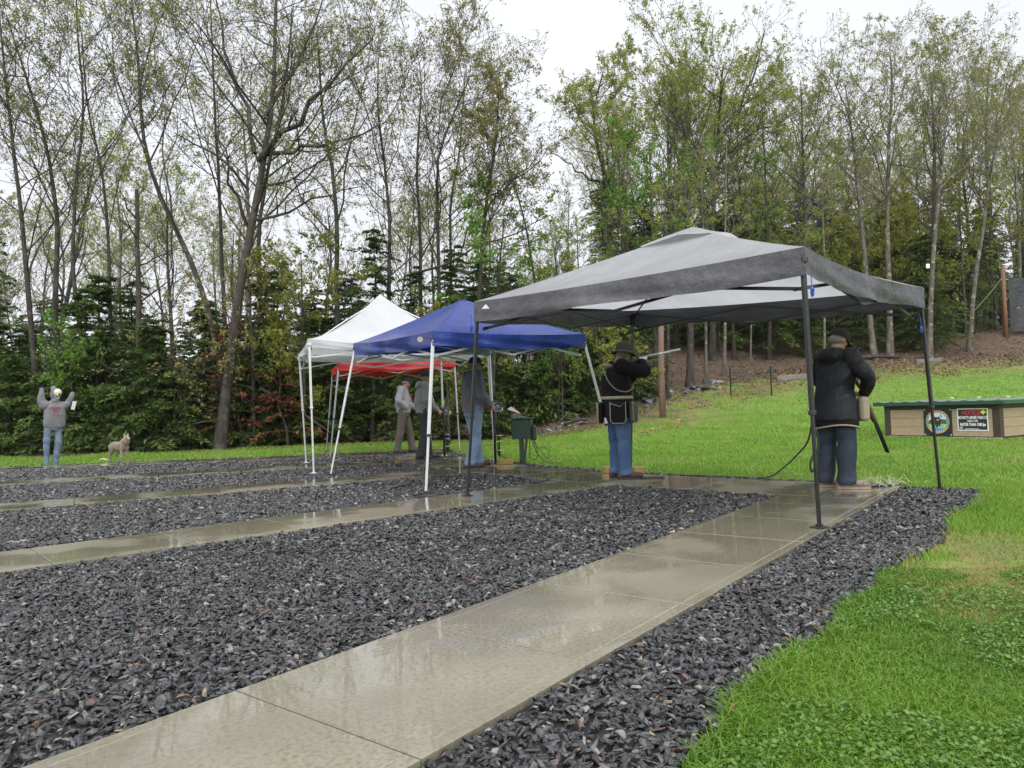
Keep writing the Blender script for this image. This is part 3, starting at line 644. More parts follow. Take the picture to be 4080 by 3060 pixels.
tree_px('pale_tree', 'pale barked tree carrying a small white tag by the canopy corner', 35, 36.6, [(3700, 1365), (3706, 1240), (3719, 1008), (3727, 880), (3756, 633), (3772, 440), (3820, 280)], 36, leaf='olive', leaves=5, t0=.5, bark='pale')
tree_px('pale_tree', 'slanting pale tree left of the black tarp', 36, 38.5, [(3858, 1329), (3877, 1171), (3904, 981), (3945, 700), (3980, 450), (4010, 330)], 32, leaf='bud', leaves=5, t0=.5, bark='pale')
tree_px('pale_tree', 'slim grey tree between two pale trees on the right hill', 37, 43, [(3795, 1320), (3800, 1090), (3820, 800), (3800, 580), (3790, 420)], 26, leaf='ygreen', leaves=7, t0=.45, bark='pale')
tree_px('pale_tree', 'pale straight tree rising behind the black tarp', 38, 46, [(4063, 1330), (4063, 1106), (4060, 900), (4041, 683), (4020, 480)], 30, leaf='ygreen', leaves=7, t0=.42, bark='pale')
for sd, dep, px, py, top, w_, lab in ((41, 30.5, 2748, 1530, 700, 52, 'thick grey trunk behind the shotgun muzzle'), (42, 31.5, 2812, 1545, 640, 22, 'thin pale trunk right of the thick grey trunk'),
        (43, 33, 2886, 1510, 560, 24, 'straight pale trunk left of the wire fence'), (44, 36, 2992, 1490, 600, 12, 'very thin pale sapling trunk behind the wire fence'), (45, 28, 2660, 1640, 760, 26, 'grey trunk just right of the utility pole'),
        (46, 38, 3065, 1450, 420, 30, 'brown trunk above the concrete kerb block'), (47, 33, 3280, 1390, 600, 18, 'lichen dotted slim trunk left of the man in black'), (48, 27, 2305, 1690, 900, 22, 'dark hemlock like trunk with bare side twigs right of the blue canopy'),
        (49, 26, 2225, 1700, 980, 18, 'slim bare trunk behind the green box'), (50, 29, 2480, 1640, 820, 30, 'trunk behind the shooter')):
    tree_px('slim_tree', lab, sd, dep, [(px, py), (px+4, (py+top)//2+100), (px-6, (py+top)//2-150), (px-14, top)], w_, leaf='ygreen', leaves=4, t0=.3, n1=10, n2=5, n3=3, l1=(.14, .26), bark='pale' if 'pale' in lab or 'lichen' in lab else 'oak', ang=(45, 78), up=.12)

# background trees: copies of a few grown ones
rs_b = np.random.RandomState(77)
PROTO = [deciduous('background_tree', 200+k, [(0, 0, 0), (.1, .1, 4), (-.1+.3*k*.2, .2, 8), (.3, -.2, 12), (.2, .3, 15+k*.6)], .15+.012*k, n1=13, n2=6, n3=4, n4=3, leaves=6, lsize=.08, t0=.3+.03*k, leaf=['ygreen', 'olive', 'gold', 'ygreen', 'ygreen'][k], bark=['dark', 'pale', 'oak', 'dark', 'pale'][k]) for k in range(5)]
for o in PROTO: o.location = (0, 0, -500)
def place_copy(proto, u, v, sc, rz, label, cat, group, zoff=-.05, first=[None]):
    c = copy_tree(proto); x, y = xy(u, v); c.location = (x, y, ground_z(x, y)+zoff); c.scale = (sc, sc, sc*(.9+.2*rs_b.rand())); c.rotation_euler = (rs_b.randn()*.05, rs_b.randn()*.05, rz); tag(c, label, cat, group); return c
bgspots = []
for k in range(400):
    v = rs_b.uniform(33, 78); u = rs_b.uniform(-.78, .78)*v
    if u > -2 and v < edge_v(u)+4.5: continue
    if u <= -2 and (v < 26 or rs_b.rand() < .78): continue
    px = 2040+u/v*2900
    if 1950 < px < 2430 or (px > 3900 and v < 43) or rs_b.rand() < .25: continue           # the gap where the sky comes down
    if all((u-a)**2+(v-b)**2 > 7.5 for a, b in bgspots): bgspots.append((u, v))
    if len(bgspots) >= 84: break
for u, v in bgspots:
    k = rs_b.randint(0, 5); right = u > 1
    place_copy(PROTO[k], u, v, (rs_b.uniform(.75, 1.05) if right else rs_b.uniform(.6, .95)), rs_b.rand()*6.28,
               'leafing tree deep in the woods on the right hill' if right else 'leafing tree deep in the left woods behind the hemlocks', 'tree', 'background trees on the right hill' if right else 'background trees of the left woods')
for u, v, s in ((-1.5, 46, .42), (.8, 50, .45), (2.2, 44, .36), (3.5, 52, .48), (-.2, 60, .5), (2.8, 63, .5), (1.2, 41, .32), (3.3, 40, .38)):
    place_copy(PROTO[rs_b.randint(0, 5)], u, v, s, rs_b.rand()*6, 'low leafing tree under the gap in the treetops', 'tree', 'small trees under the sky gap')

# ------------------------------------------------------------------ hemlocks
def hemlock(name, seed, H, rad, nb=80, t0=.06, dens=1.0, mat_=None, sz=.05, droop=.25):
    rs = np.random.RandomState(seed); root = empty(name)
    T = np.stack([np.cumsum(rs.randn(10)*.07), np.cumsum(rs.randn(10)*.07), np.linspace(0, H, 10)], 1); T[:, :2] -= T[0, :2]
    R = np.linspace(.011*H+.015, .012, 10); V, Q = tubes(T[None], R[None], 7); link_mesh('trunk', np_mesh('trunk', V, Q, smooth_=True), BARK['oak'], root)
    t = t0+(1-t0)*np.sort(rs.rand(nb))*.97; z = t*H; L = rad*(1-t)**.55*(.28+1.0*rs.rand(nb)**1.2)+.15; az = np.arange(nb)*2.399+rs.randn(nb)*.5
    base = np.stack([np.interp(z, T[:, 2], T[:, 0]), np.interp(z, T[:, 2], T[:, 1]), z], 1)
    d = np.stack([np.cos(az), np.sin(az), np.zeros(nb)], 1); S = 6; s = np.linspace(0, 1, S)[None, :, None]; el = (.25-.1*rs.rand(nb)+.25*(t-.4))[:, None, None]
    P = base[:, None]+d[:, None]*L[:, None, None]*s; P[..., 2:] += L[:, None, None]*(el*s-droop*1.6*s**2.2)
    P[:, 1:] += rs.randn(nb, S-1, 3)*.03*L[:, None, None]
    Vb, Qb = tubes(P, np.maximum(.011*L[:, None]*(1-.8*s[..., 0]), .004), 3)
    link_mesh('branches', np_mesh('branches', Vb, Qb, smooth_=True), BARK['oak'], root)
    # flat sprays of short twigs left and right of each branch
    K = 13; tt = (np.arange(K)+.5)/K; ft = tt*(S-1); i = np.minimum(ft.astype(int), S-2); w = (ft-i)[None, :, None]
    B0 = P[:, i]*(1-w)+P[:, i+1]*w; side = np.cross(d, [0, 0, 1.]); cs = []; ax = []
    for sg in (-1, 1):
        tl = (L[:, None]*(.42*(1-tt[None])**.8+.06)*(.6+.7*rs.rand(nb, K)))[..., None]
        dirs = norm(d[:, None]*(.75+.3*rs.rand(nb, K, 1))+side[:, None]*sg+np.array([0, 0, -.18])+rs.randn(nb, K, 3)*.12)
        for q in (.12, .34, .56, .78, 1.0):
            keep = rs.rand(nb, K) < dens; c_ = B0+dirs*tl*q+rs.randn(nb, K, 3)*.018; c_[..., 2] -= (tl[..., 0]*q)**2*.25
            cs.append(c_[keep]); ax.append(dirs[keep])
    tipd = norm(P[:, -1]-P[:, -2]); cs.append(P[:, -1]); ax.append(tipd)
    C_ = np.vstack(cs); A_ = np.vstack(ax); N = len(C_); nr = rs.randn(N, 3)*.45+np.array([0, 0, 1.]); A_ = norm(A_+rs.randn(N, 3)*.35); B_ = norm(np.cross(nr, A_)); s_ = (sz*(.7+.9*rs.rand(N)))[:, None]
    V = np.stack([C_-A_*s_*1.2, C_-B_*s_*.55, C_+A_*s_*1.6, C_+B_*s_*.55], 1).reshape(-1, 3)
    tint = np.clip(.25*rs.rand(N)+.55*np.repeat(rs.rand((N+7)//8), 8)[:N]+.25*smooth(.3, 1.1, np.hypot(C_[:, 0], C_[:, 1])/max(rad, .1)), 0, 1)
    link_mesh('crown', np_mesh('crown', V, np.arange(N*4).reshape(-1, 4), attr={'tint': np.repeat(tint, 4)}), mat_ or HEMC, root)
    return root
HP = [hemlock('hemlock_tree', 300, 8.5, 2.3, 105), hemlock('hemlock_tree', 301, 6.2, 2.0, 95), hemlock('hemlock_tree', 302, 10.5, 2.5, 105, .14), hemlock('hemlock_tree', 303, 4.0, 1.6, 80, .03), hemlock('hemlock_tree', 304, 2.4, 1.2, 60, .02), hemlock('hemlock_tree', 305, 9.5, 2.2, 70, .25, .7)]
for o in HP: o.location = (0, 0, -520)
spots = []
# (px range, depth range, protos, how many, label)
fields = [((-60, 1300), (22.8, 25.5), (3, 4, 1, 3, 4), 28, 'small hemlock at the front edge of the left woods', 'hemlocks along the front of the left woods', .8),
          ((-100, 1300), (25, 31), (0, 1, 1, 3, 5), 24, 'mid sized hemlock inside the left woods', 'hemlocks inside the left woods', 1.4, .8),
          ((-100, 2050), (31, 46), (0, 2, 2, 1), 36, 'tall hemlock far back in the left woods', 'hemlocks at the back of the left woods', 2.0, .66),
          ((1250, 2000), (23.5, 30), (0, 1, 3, 2, 4), 17, 'dense dark hemlock behind the blue and white canopies', 'hemlocks behind the canopies', 1.2, .72),
          ((2020, 2560), (25.5, 33), (3, 1, 4, 3), 12, 'hemlock sapling on the dark bank behind the green box', 'hemlocks on the bank', 1.2),
          ((2500, 4150), (38, 50), (0, 1, 5, 1), 40, 'hemlock between trunks on the right hill', 'hemlocks on the right hill', 1.8),
          ((2380, 4150), (50, 72), (0, 2, 2, 0), 60, 'tall hemlock far up the right hill', 'hemlocks far up the right hill', 2.2)]
for (pa, pb), (da, db), pr, cnt_, lab, grp, sep, *sf in fields:
    n_ = 0; sf = sf[0] if sf else 1.0
    for tr in range(600):
        v = rs_b.uniform(da, db); px = rs_b.uniform(pa, pb); u = (px-2040)/2900*v
        if (px > 3900 and v < 42.5) or v < edge_v(u)+.7+(1.5 if u > 3 else 0) or not all((u-a)**2+(v-b)**2 > sep*sep for a, b in spots): continue
        spots.append((u, v)); place_copy(HP[pr[rs_b.randint(0, len(pr))]], u, v, sf*rs_b.uniform(.72, 1.15), rs_b.rand()*6.28, lab, 'hemlock', grp); n_ += 1
        if n_ >= cnt_: break
# ------------------------------------------------------------------ saplings and shrubs
def sapling(name, label, px, dep, H, seed, leaf, leaves=5, lsize=.07, cat='sapling', lean=(0, 0), group=None, n1=9, ybase=1780):
    b = AT(px, ybase, dep); z = ground_z(b[0], b[1])-.03; rs = np.random.RandomState(seed)
    t = deciduous(name, seed, [(0, 0, 0), (lean[0]*.3, lean[1]*.3, H*.4), (lean[0]*.7, lean[1]*.7, H*.75), (lean[0], lean[1], H)], .010*H+.008, n1=n1, n2=5, n3=3, n4=2, leaves=leaves, lsize=lsize, leaf=leaf, t0=.18, ang=(45, 80), l1=(.28, .5), up=.1)
    t.location = (b[0], b[1], z); tag(t, label, cat, group); return t
sapling('maple_sapling', 'bright green maple sapling behind the raised arms of the scarecrow', 235, 22.6, 3.9, 401, 'bright', 5, .075)
sapling('maple_sapling', 'bright green maple sapling right of the scarecrow', 390, 23.2, 3.4, 402, 'bright', 4, .07)
sapling('oak_sapling', 'tan leaved oak sapling in front of the big oak', 1015, 23.1, 5.6, 403, 'tan', 5, .065, n1=11)
sapling('oak_sapling', 'tan leaved oak sapling left of the big oak', 700, 23, 5.0, 404, 'tan', 4, .06, n1=10)
sapling('golden_shrub', 'golden green layered shrub left of the white canopy peak', 1215, 23.3, 6.2, 405, 'gold', 9, .075, n1=14)
sapling('golden_shrub', 'golden green shrub behind the two men in grey hoodies', 1790, 21.5, 3.6, 406, 'gold', 6, .07)
sapling('golden_shrub', 'golden green bush between the white canopy legs', 1120, 24, 4.2, 407, 'gold', 8, .075, n1=12)
sapling('maple_sapling', 'fresh green maple sapling above the left end of the grey canopy', 1960, 24.2, 7.6, 408, 'bright', 6, .095, n1=12, lean=(-.5, .5))
sapling('maple_sapling', 'fresh green tree crown above the grey canopy shoulder', 2620, 33, 10.5, 409, 'bright', 9, .10, n1=16, ybase=1640)
sapling('maple_sapling', 'fresh green young maple at the peak of the grey canopy', 2930, 37, 10.0, 410, 'bright', 8, .10, n1=14, ybase=1540)
sapling('maple_sapling', 'yellow green sapling behind the canopy corner on the hill', 3330, 40, 8.0, 411, 'gold', 8, .10, n1=14, ybase=1450)
for k in range(9):
    sapling('hill_sapling', 'light green sapling low among the trunks of the right hill', 3420+k*54, 41+2.2*(k % 4), 6.5+(k % 3), 420+k, 'ygreen' if k % 2 else 'gold', 8, .11, n1=11, group='saplings on the right hill', ybase=1400)
for k in range(7):
    sapling('bank_sapling', 'light green sapling on the bank behind the blue canopy', 1990+k*85, 25.5+1.6*(k % 3), 3.2+.5*(k % 3), 440+k, 'bright' if k % 2 else 'ygreen', 4, .07, group='saplings on the bank', ybase=1740)
d1 = hemlock('dead_hemlock', 330, 4.4, 1.5, 26, .15, .45, HEMD, .055); b_ = AT(965, 1785, 23.2); d1.location = (b_[0], b_[1], ground_z(b_[0], b_[1])); tag(d1, 'dead hemlock with rust brown needles beside the oak trunk', 'hemlock')
d1 = hemlock('dead_hemlock', 331, 2.6, 1.3, 16, .15, .4, HEMD, .06); b_ = AT(1150, 1785, 22.8); d1.location = (b_[0], b_[1], ground_z(b_[0], b_[1])); tag(d1, 'small rust brown dead hemlock left of the white canopy legs', 'hemlock')
for o in PROTO+HP:
    for c in list(o.children): bpy.data.objects.remove(c)
    bpy.data.objects.remove(o)

ORD = ['first', 'second', 'third', 'fourth', 'fifth', 'sixth', 'seventh', 'eighth', 'ninth', 'tenth', 'eleventh', 'twelfth', 'thirteenth', 'fourteenth', 'fifteenth', 'sixteenth', 'seventeenth', 'eighteenth', 'nineteenth']
TENS = {20: 'twentieth', 30: 'thirtieth', 40: 'fortieth', 50: 'fiftieth', 60: 'sixtieth', 70: 'seventieth'}; TN = {20: 'twenty', 30: 'thirty', 40: 'forty', 50: 'fifty', 60: 'sixty', 70: 'seventy'}
def ordinal(k): return ORD[k-1] if k < 20 else TENS[k] if k % 10 == 0 else TN[k//10*10]+'-'+ORD[k % 10-1]
# ================================================================== pop-up canopies
def grid_mesh(name, P, sm=True):
    """P (a,b,3) grid -> mesh"""
    a, b, _ = P.shape; i = np.arange(a*b).reshape(a, b)
    Q = np.stack([i[:-1, :-1], i[:-1, 1:], i[1:, 1:], i[1:, :-1]], -1).reshape(-1, 4); return P.reshape(-1, 3), Q
def cat_grids(name, grids, sm=True):
    Vs = []; Qs = []; b = 0
    for g_ in grids:
        V, Q = grid_mesh(name, g_); Vs.append(V); Qs.append(Q+b); b += len(V)
    me = np_mesh(name, np.vstack(Vs), np.vstack(Qs), smooth_=sm)
    bm = bmesh.new(); bm.from_mesh(me); bmesh.ops.remove_doubles(bm, verts=bm.verts, dist=.0008); bm.to_mesh(me); bm.free()
    me.polygons.foreach_set('use_smooth', [sm]*len(me.polygons)); me.update(); return me
def tent(name, label, base, top, peak, cm, vm, legm, valh=.2, power=1.0, sag=.03, bow=None, vent=False, jointm=None, seed=0, cat='canopy', wrinkle=.012, wr_scale=5., split=(.42, .5)):
    rs = np.random.RandomState(seed); root = empty(name); base = [np.array(b, float) for b in base]; top = [np.array(t, float) for t in top]; peak = np.array(peak, float)
    org = sum(base)/4; org[2] = 0; root.location = org; tag(root, label, cat)
    base = [b-org for b in base]; top = [t-org for t in top]; peak = peak-org
    ns, ntt = 33, 15; S_ = np.linspace(0, 1, ns); T_ = np.linspace(0, 1, ntt); grids = []; vals = []
    for k in range(4):
        a, b = top[k], top[(k+1) % 4]; bw = (bow or [0]*4)[k]; out = np.cross(b-a, [0, 0, 1.]); out /= np.linalg.norm(out); mid = (a+b)/2
        if np.dot(out, mid-peak) < 0: out = -out
        e = a[None]+(b-a)[None]*S_[:, None]; e[:, 2] -= sag*4*S_*(1-S_); e += out[None]*(bw*4*S_*(1-S_))[:, None]
        g_ = np.empty((ns, ntt, 3))
        for j, t in enumerate(T_):
            q = e*(1-t)+peak[None]*t; q[:, 2] = e[:, 2]+(peak[2]-e[:, 2])*(t**power); q[:, 2] -= .05*np.sin(np.pi*S_)*np.sin(np.pi*t); g_[:, j] = q
        nz = (fbm(g_[..., 0]*wr_scale+k*7.3, g_[..., 1]*wr_scale, 40+seed, 3)-.5)*2*wrinkle
        # radial creases running from the corners
        cr = np.sin((S_[:, None]*34+T_[None]*6)+fbm(S_[:, None]*5+0*T_[None], T_[None]*3+0*S_[:, None], 12+k)*6)*wrinkle*.35*np.sin(np.pi*S_)[:, None]*(1-T_[None])
        g_[..., 2] += (nz+cr)*np.sin(np.pi*np.clip(S_, 0, 1))[:, None]*np.clip((1-T_)*4, 0, 1)[None]*np.clip(T_*6, 0, 1)[None]
        grids.append(g_)
        nr = 7; v_ = np.empty((ns, nr, 3))
        wv = (fbm(S_*7+k*3.1, S_*0+seed, 23)-.5)*.16+np.sin(S_*23+k+seed)*.012
        for j in range(nr):
            f = j/(nr-1); q = e.copy(); q[:, 2] -= valh*f*(1+.06*np.sin(S_*9+k)); fade = np.sin(np.pi*S_)**.5
            q += out[None]*((wv*f*fade)+.014*np.sin(f*9+S_*11)*f*fade)[:, None]; v_[:, j] = q
        vals.append(v_)
    link_mesh('canopy_cover', cat_grids('canopy_cover', grids), cm, root)
    for v_ in vals: link_mesh('valance', cat_grids('valance', [v_]), vm, root)
    if vent:
        gr = []
        for k in range(4):
            a, b = top[k], top[(k+1) % 4]; g_ = np.empty((15, 7, 3))
            for j, f in enumerate(np.linspace(.24, 0, 7)):
                for i, s in enumerate(np.linspace(0, 1, 15)):
                    q = peak*(1-f)+(a*(1-s)+b*s)*f; q = q+np.array([0, 0, .022+.010*(1-f/.24)+.045*math.sin(math.pi*s)**2*(f/.24)**3-.016*(f/.24)**4]); g_[i, j] = q
            gr.append(g_)
        link_mesh('vent_cap', cat_grids('vent_cap', gr), cm, root)
    jm = jointm or legm
    for k in range(4):
        b, t = base[k], top[k]-np.array([0, 0, .075])+(peak-top[k])*np.array([1, 1, 0])*.018; leg = MB(); d = t-b; ms = b+d*split[0]
        leg.beam(ms, t, .034, .034, bev=.004); leg.beam(b+np.array([0, 0, .004]), ms+d*.02, .025, .025, bev=.003)
        lo = leg.build('leg', legm, root)
        ft = MB().box((b[0], b[1], b[2]+.004), (.11, .10, .006), None, .002); ft.beam(b, b+d*.012, .04, .04); ft.build('foot_plate', jm, lo)
        MB().beam(ms-d*.006, ms+d*.010, .046, .046, bev=.004).build('height_clamp', jm, lo)
        MB().beam(t-d*.018, t+d*.004, .06, .06, bev=.006).build('corner_bracket', jm, lo)
    for k in range(4):
        a, b = top[k], top[(k+1) % 4]
        def pt(s, dz): return tuple(a+(b-a)*s+np.array([0, 0, -dz])+(peak-(a+b)/2)*np.array([1, 1, 0])*.06)
        hi, lw = .05, .285
        for s0, s1, z0, z1 in ((.01, .5, hi, lw), (.01, .5, lw+.02, hi+.01), (.5, .99, lw, hi), (.5, .99, hi+.01, lw+.02)):
            MB().beam(pt(s0, z0), pt(s1, z1), .018, .028, bev=.003).build('scissor_bar', legm, root)
    hub = peak-np.array([0, 0, .10])
    for k in range(4):
        a = top[k]-np.array([0, 0, .12]); mid = a*.5+hub*.5+np.array([0, 0, .02]); st = MB(); st.tube([tuple(a), tuple(mid), tuple(hub)], .011, 6); st.build('roof_strut', legm, root)
    return root
C_GREY = fabric_mat('grey_canopy_cloth', (.50, .51, .54), (.44, .45, .48), .55, .40, 2.5, 6, .55, .4, .05)
C_DARK = fabric_mat('charcoal_valance_cloth', (.095, .091, .105), (.070, .067, .079), .12, .45, 3, 8, .6, .4, .04)
C_BLUE = fabric_mat('wet_blue_canopy_cloth', (.018, .046, .27), (.014, .034, .20), .20, .20, 5, 26, .6, .6, .012)
C_WHITE = fabric_mat('white_canopy_cloth', (.60, .61, .63), (.54, .55, .57), .35, .5, 2.5, 12, .2)
C_RED = fabric_mat('red_canopy_cloth', (.48, .030, .035), (.36, .02, .028), .30, .4, 3, 14, .3)
M_BLK = mat('black_painted_steel', (.012, .012, .013), .35, (.02, .02, .021), 20, .1, 60)
M_WHT = mat('white_painted_steel', (.62, .63, .64), .35, (.52, .53, .54), 9, .1, 60)
M_ALU = mat('dull_aluminium', (.42, .43, .44), .38, (.33, .34, .35), 9, 0, metal=.6)
M_PLB = mat('black_plastic', (.015, .015, .016), .45, (.025, .025, .027), 15)
gb_ = [G(3265, 2103), G(1863, 1976), G(2514, 1884), G(3745, 1946)]
for q in gb_: q[2] = .002
gb_[3][2] = -.006
GREY = tent('grey_canopy', 'large grey pop-up canopy with dark valance on black legs, nearest of the four', gb_,
    [AT(3207, 982, 5.45), AT(1887, 1203, 8.05), AT(2517, 1238, 10.45), AT(3682, 1146, 7.5)], AT(2761, 915, 7.95), C_GREY, C_DARK, M_BLK, .215, 1.06, .025, [.02, .05, 0, -.07], True, M_PLB, 1, wrinkle=.018, wr_scale=3.)
BLUE = tent('blue_canopy', 'wet blue pop-up canopy on slanted white legs behind the grey one', [G(1697, 1964), G(1318, 1893), (14.45, -1.25, 0), G(2468, 1884)],
    [AT(1722, 1318, 8.8), AT(1407, 1368, 11.5), AT(1940, 1352, 13.1), AT(2333, 1330, 10.3)], AT(1845, 1192, 10.9), C_BLUE, C_BLUE, M_WHT, .185, 1.12, .03, [.0, 0, 0, .0], False, M_PLB, 2, wrinkle=.012, split=(.36, .5))
WHITE = tent('white_canopy', 'white peaked pop-up canopy on white legs left of the blue one', [G(1250, 1886), G(1220, 1845), (14.3, -3.7, 0), (14.75, -.75, 0)],
    [AT(1226, 1350, 12.0), AT(1187, 1410, 14.4), AT(1760, 1410, 15.4), AT(1958, 1385, 12.9)], AT(1514, 1172, 13.5), C_WHITE, C_WHITE, M_WHT, .13, 1.45, .05, None, False, M_WHT, 3, wrinkle=.01, split=(.5, .5))
RED = tent('red_canopy', 'low red pop-up canopy partly hidden behind the blue and white ones', [G(1315, 1827), G(1300, 1800), (12.8, -7.6, -.02), (13.35, -4.85, -.02)],
    [AT(1346, 1443, 15.9), AT(1322, 1470, 18.3), AT(1700, 1462, 19.6), AT(1815, 1427, 17.05)], (14.6, -6.4, 2.75), C_RED, C_RED, M_ALU, .20, 1.1, .02, None, False, M_PLB, 4)
# the far grey leg and its neighbour stand on timber blocks
WOODY = mat('yellow_treated_timber', (.36, .25, .085), .65, (.24, .15, .05), 4, .3, 25, stretch=(1, 1, 6))
def block(px, py, L, w, h, rz, label, dep=None):
    p = G(px, py, 0); o = MB().box((0, 0, h/2), (L, w, h), None, .006).build('timber_block', WOODY); o.location = (p[0], p[1], -.03 if False else .001); o.rotation_euler = (0, 0, rz); tag(o, label, 'timber', 'timber blocks at the station edge'); return o
rzs = math.atan2(RH[1], RH[0])
block(2430, 1884, .20, .14, .09, rzs+.2, 'short yellow timber block behind the shooter, left of his heel')
block(2542, 1886, .16, .14, .09, rzs+.2, 'yellow timber block at the foot of the far grey canopy leg')
block(2010, 1850, .30, .12, .085, rzs-.15, 'yellow timber block under the speaker stand by the green box')
# cords on the grey canopy
M_CORD = mat('blue_cord', (.02, .07, .42), .6, (.015, .05, .30), 30)
def cord(px, py, dep, label, L=.20):
    p = AT(px, py, dep)-np.array(GREY.location); r = empty('guy_cord', p); r.parent = GREY
    bpy.data.objects.remove(r); m_ = MB(); m_.tube([(0, 0, 0), (.004, .002, -L*.4), (-.002, 0, -L*.62)], .0035, 5)
    for k in range(5):
        a = k*.7; m_.tube([(0, 0, -L*.60), (.014*math.cos(a), .014*math.sin(a), -L*.75), (.011*math.cos(a+.4), .011*math.sin(a+.4), -L*1.0), (0, 0, -L*1.08), (-.010*math.cos(a), -.01*math.sin(a), -L*.9), (0, 0, -L*.6)], .0042, 5)
    o = m_.build('guy_cord', M_CORD, GREY); o.location = p; o['label'] = label; return o
cord(3232, 1085, 5.42, 'blue cord bundle hanging at the near right corner of the grey canopy', .17)
cord(3668, 1262, 7.45, 'blue cord bundle at the far right corner of the grey canopy', .16)
cord(1876, 1250, 8.0, 'blue cord bundle at the left corner of the grey canopy', .19)
# little printed marks on the valances, parts of their canopies
M_PRW = mat('white_print', (.75, .75, .75), .6, scale=40); M_PRG = mat('gold_print', (.42, .34, .14), .6, (.55, .5, .35), 60)
def printed(parent, name, m_, polys, px, py, dep, toward):
    p = AT(px, py, dep); o = MB()
    for P_ in polys: o.poly([tuple(AT(px+a, py+b, dep)-p) for a, b in P_])
    ob = o.build(name, m_, parent); ob.location = tuple(p-np.array(parent.location)); return ob
printed(GREY, 'printed_emblem', M_PRW, [[(-16, 8), (-6, -4), (0, -10), (6, -3), (10, 1), (16, 8)]], 1936, 1222, 7.86, None)
fl = []
for k in range(8):
    a = k*math.pi/4; c_, s_ = math.cos(a), math.sin(a); fl.append([(c_*2-s_*2, s_*2+c_*2), (c_*7-s_*4, s_*7+c_*4), (c_*13, s_*13), (c_*7+s_*4, s_*7-c_*4), (c_*2+s_*2, s_*2-c_*2)])
printed(BLUE, 'printed_emblem', M_PRG, fl, 1674, 1352, 9.0, None)

# ================================================================== trap house
th = empty('trap_house', (0, 0, -.03)); tag(th, 'low tan boarded trap house with green metal roof on the lawn', 'trap house')
X1, Y0, Y1, X0 = 3.86, -.32, 2.30, 1.0
BOARD = mat('tan_painted_board', (.36, .275, .175), .6, (.31, .235, .15), 2.5, .25, 40, stretch=(1, 5, 5)); BROWN = mat('dark_brown_trim', (.055, .036, .026), .55, (.040, .027, .02), 5, .2, 40)
ROOFG = mat('green_metal_roof', (.012, .055, .032), .3, (.016, .07, .04), 6, spec=.6); ROOFT = mat('roof_sheet_sky_reflection', (.50, .54, .53), .22, (.36, .40, .39), 2.5, metal=.55); SLABM = mat('pale_footing', (.42, .40, .33), .8)  # roof sheet is green metal; its pale colour paints in the sky's reflection
hb = .69; nb = 3; bh = (hb-.07)/nb
for k in range(nb):
    z = .045+bh*k
    MB().box((X1-.012, (Y0+Y1)/2, z+bh/2), (.022, Y1-Y0-.30, bh-.005), None, .004).build('front_board', BOARD, th)
    MB().box(((X0+X1)/2, Y1-.012, z+bh/2), (X1-X0-.30, .022, bh-.005), None, .004).build('side_board', BOARD, th)
    MB().box(((X0+X1)/2, Y0+.012, z+bh/2), (X1-X0-.30, .022, bh-.005), None, .004).build('side_board', BOARD, th)
MB().box(((X0+X1)/2, (Y0+Y1)/2, hb/2), (X1-X0-.06, Y1-Y0-.06, hb-.01)).build('inner_wall', BROWN, th)
for x_, y_ in ((X1-.075, Y0+.075), (X1-.075, Y1-.075), (X0+.075, Y0+.075), (X0+.075, Y1-.075)):
    MB().box((x_, y_, hb/2), (.158, .158, hb), None, .005).build('corner_post', BROWN, th)
MB().box((X1-.02, (Y0+Y1)/2, hb+.03), (.06, Y1-Y0, .075)).build('top_rail', BROWN, th)
MB().box(((X0+X1)/2-.03, Y1-.02, hb+.03), (X1-X0-.07, .058, .075)).build('top_rail', BROWN, th)
MB().box((X1+.01, (Y0+Y1)/2, .012), (.07, Y1-Y0+.06, .034)).build('footing', SLABM, th)
z0r, z1r = hb+.085, hb+.125; ox = .17
roof = MB()   # ribbed sheet, ribs run back to front
ny = 27; ys = np.linspace(Y0-ox, Y1+ox, ny); V = []; Fc = []
for i, yy in enumerate(ys):
    rib = .018 if i % 3 == 1 else 0
    for xx, zz in ((X1+ox, z0r+.07), (X0-ox, z1r+.05)): V.append((xx, yy, zz+rib))
for i in range(ny-1): Fc.append((2*i, 2*i+1, 2*i+3, 2*i+2))
roof.add(V, Fc); rf = roof.build('roof', ROOFT, th)
MB().box((X1+ox+.004, (Y0+Y1)/2, z0r+.028), (.02, Y1-Y0+2*ox+.02, .085), None, .004).build('fascia', ROOFG, rf)
MB().beam((X1+ox-.01, Y1+ox+.004, z0r+.030), (X0-ox, Y1+ox+.004, z1r+.012), .02, .085, bev=.004).build('fascia', ROOFG, rf)
MB().beam((X1+ox-.01, Y0-ox-.004, z0r+.030), (X0-ox, Y0-ox-.004, z1r+.012), .02, .085, bev=.004).build('fascia', ROOFG, rf)
MB().box(((X0+X1)/2, (Y0+Y1)/2, z0r+.012), (X1-X0+.2, Y1-Y0+.2, .02)).build('soffit', BROWN, rf)
LIME = mat('lime_clay', (.22, .62, .12), .5, (.18, .5, .1), 20)
for k, yy in enumerate((.28, .92, 1.58, 2.22)):
    o = MB().lathe([(.001, .028), (.03, .028), (.042, .022), (.052, .008), (.055, 0), (.05, 0)], 16, cap=True).build('clay_target', LIME, None, True); o.location = (1.9, yy, .84-.03+.035+.022)
    tag(o, ['lime green clay target nearest the left end of the trap house roof', 'second lime green clay target from the left on the roof', 'third lime green clay target from the left on the roof', 'lime green clay target at the right end of the roof'][k], 'clay target', 'clay targets on the roof')
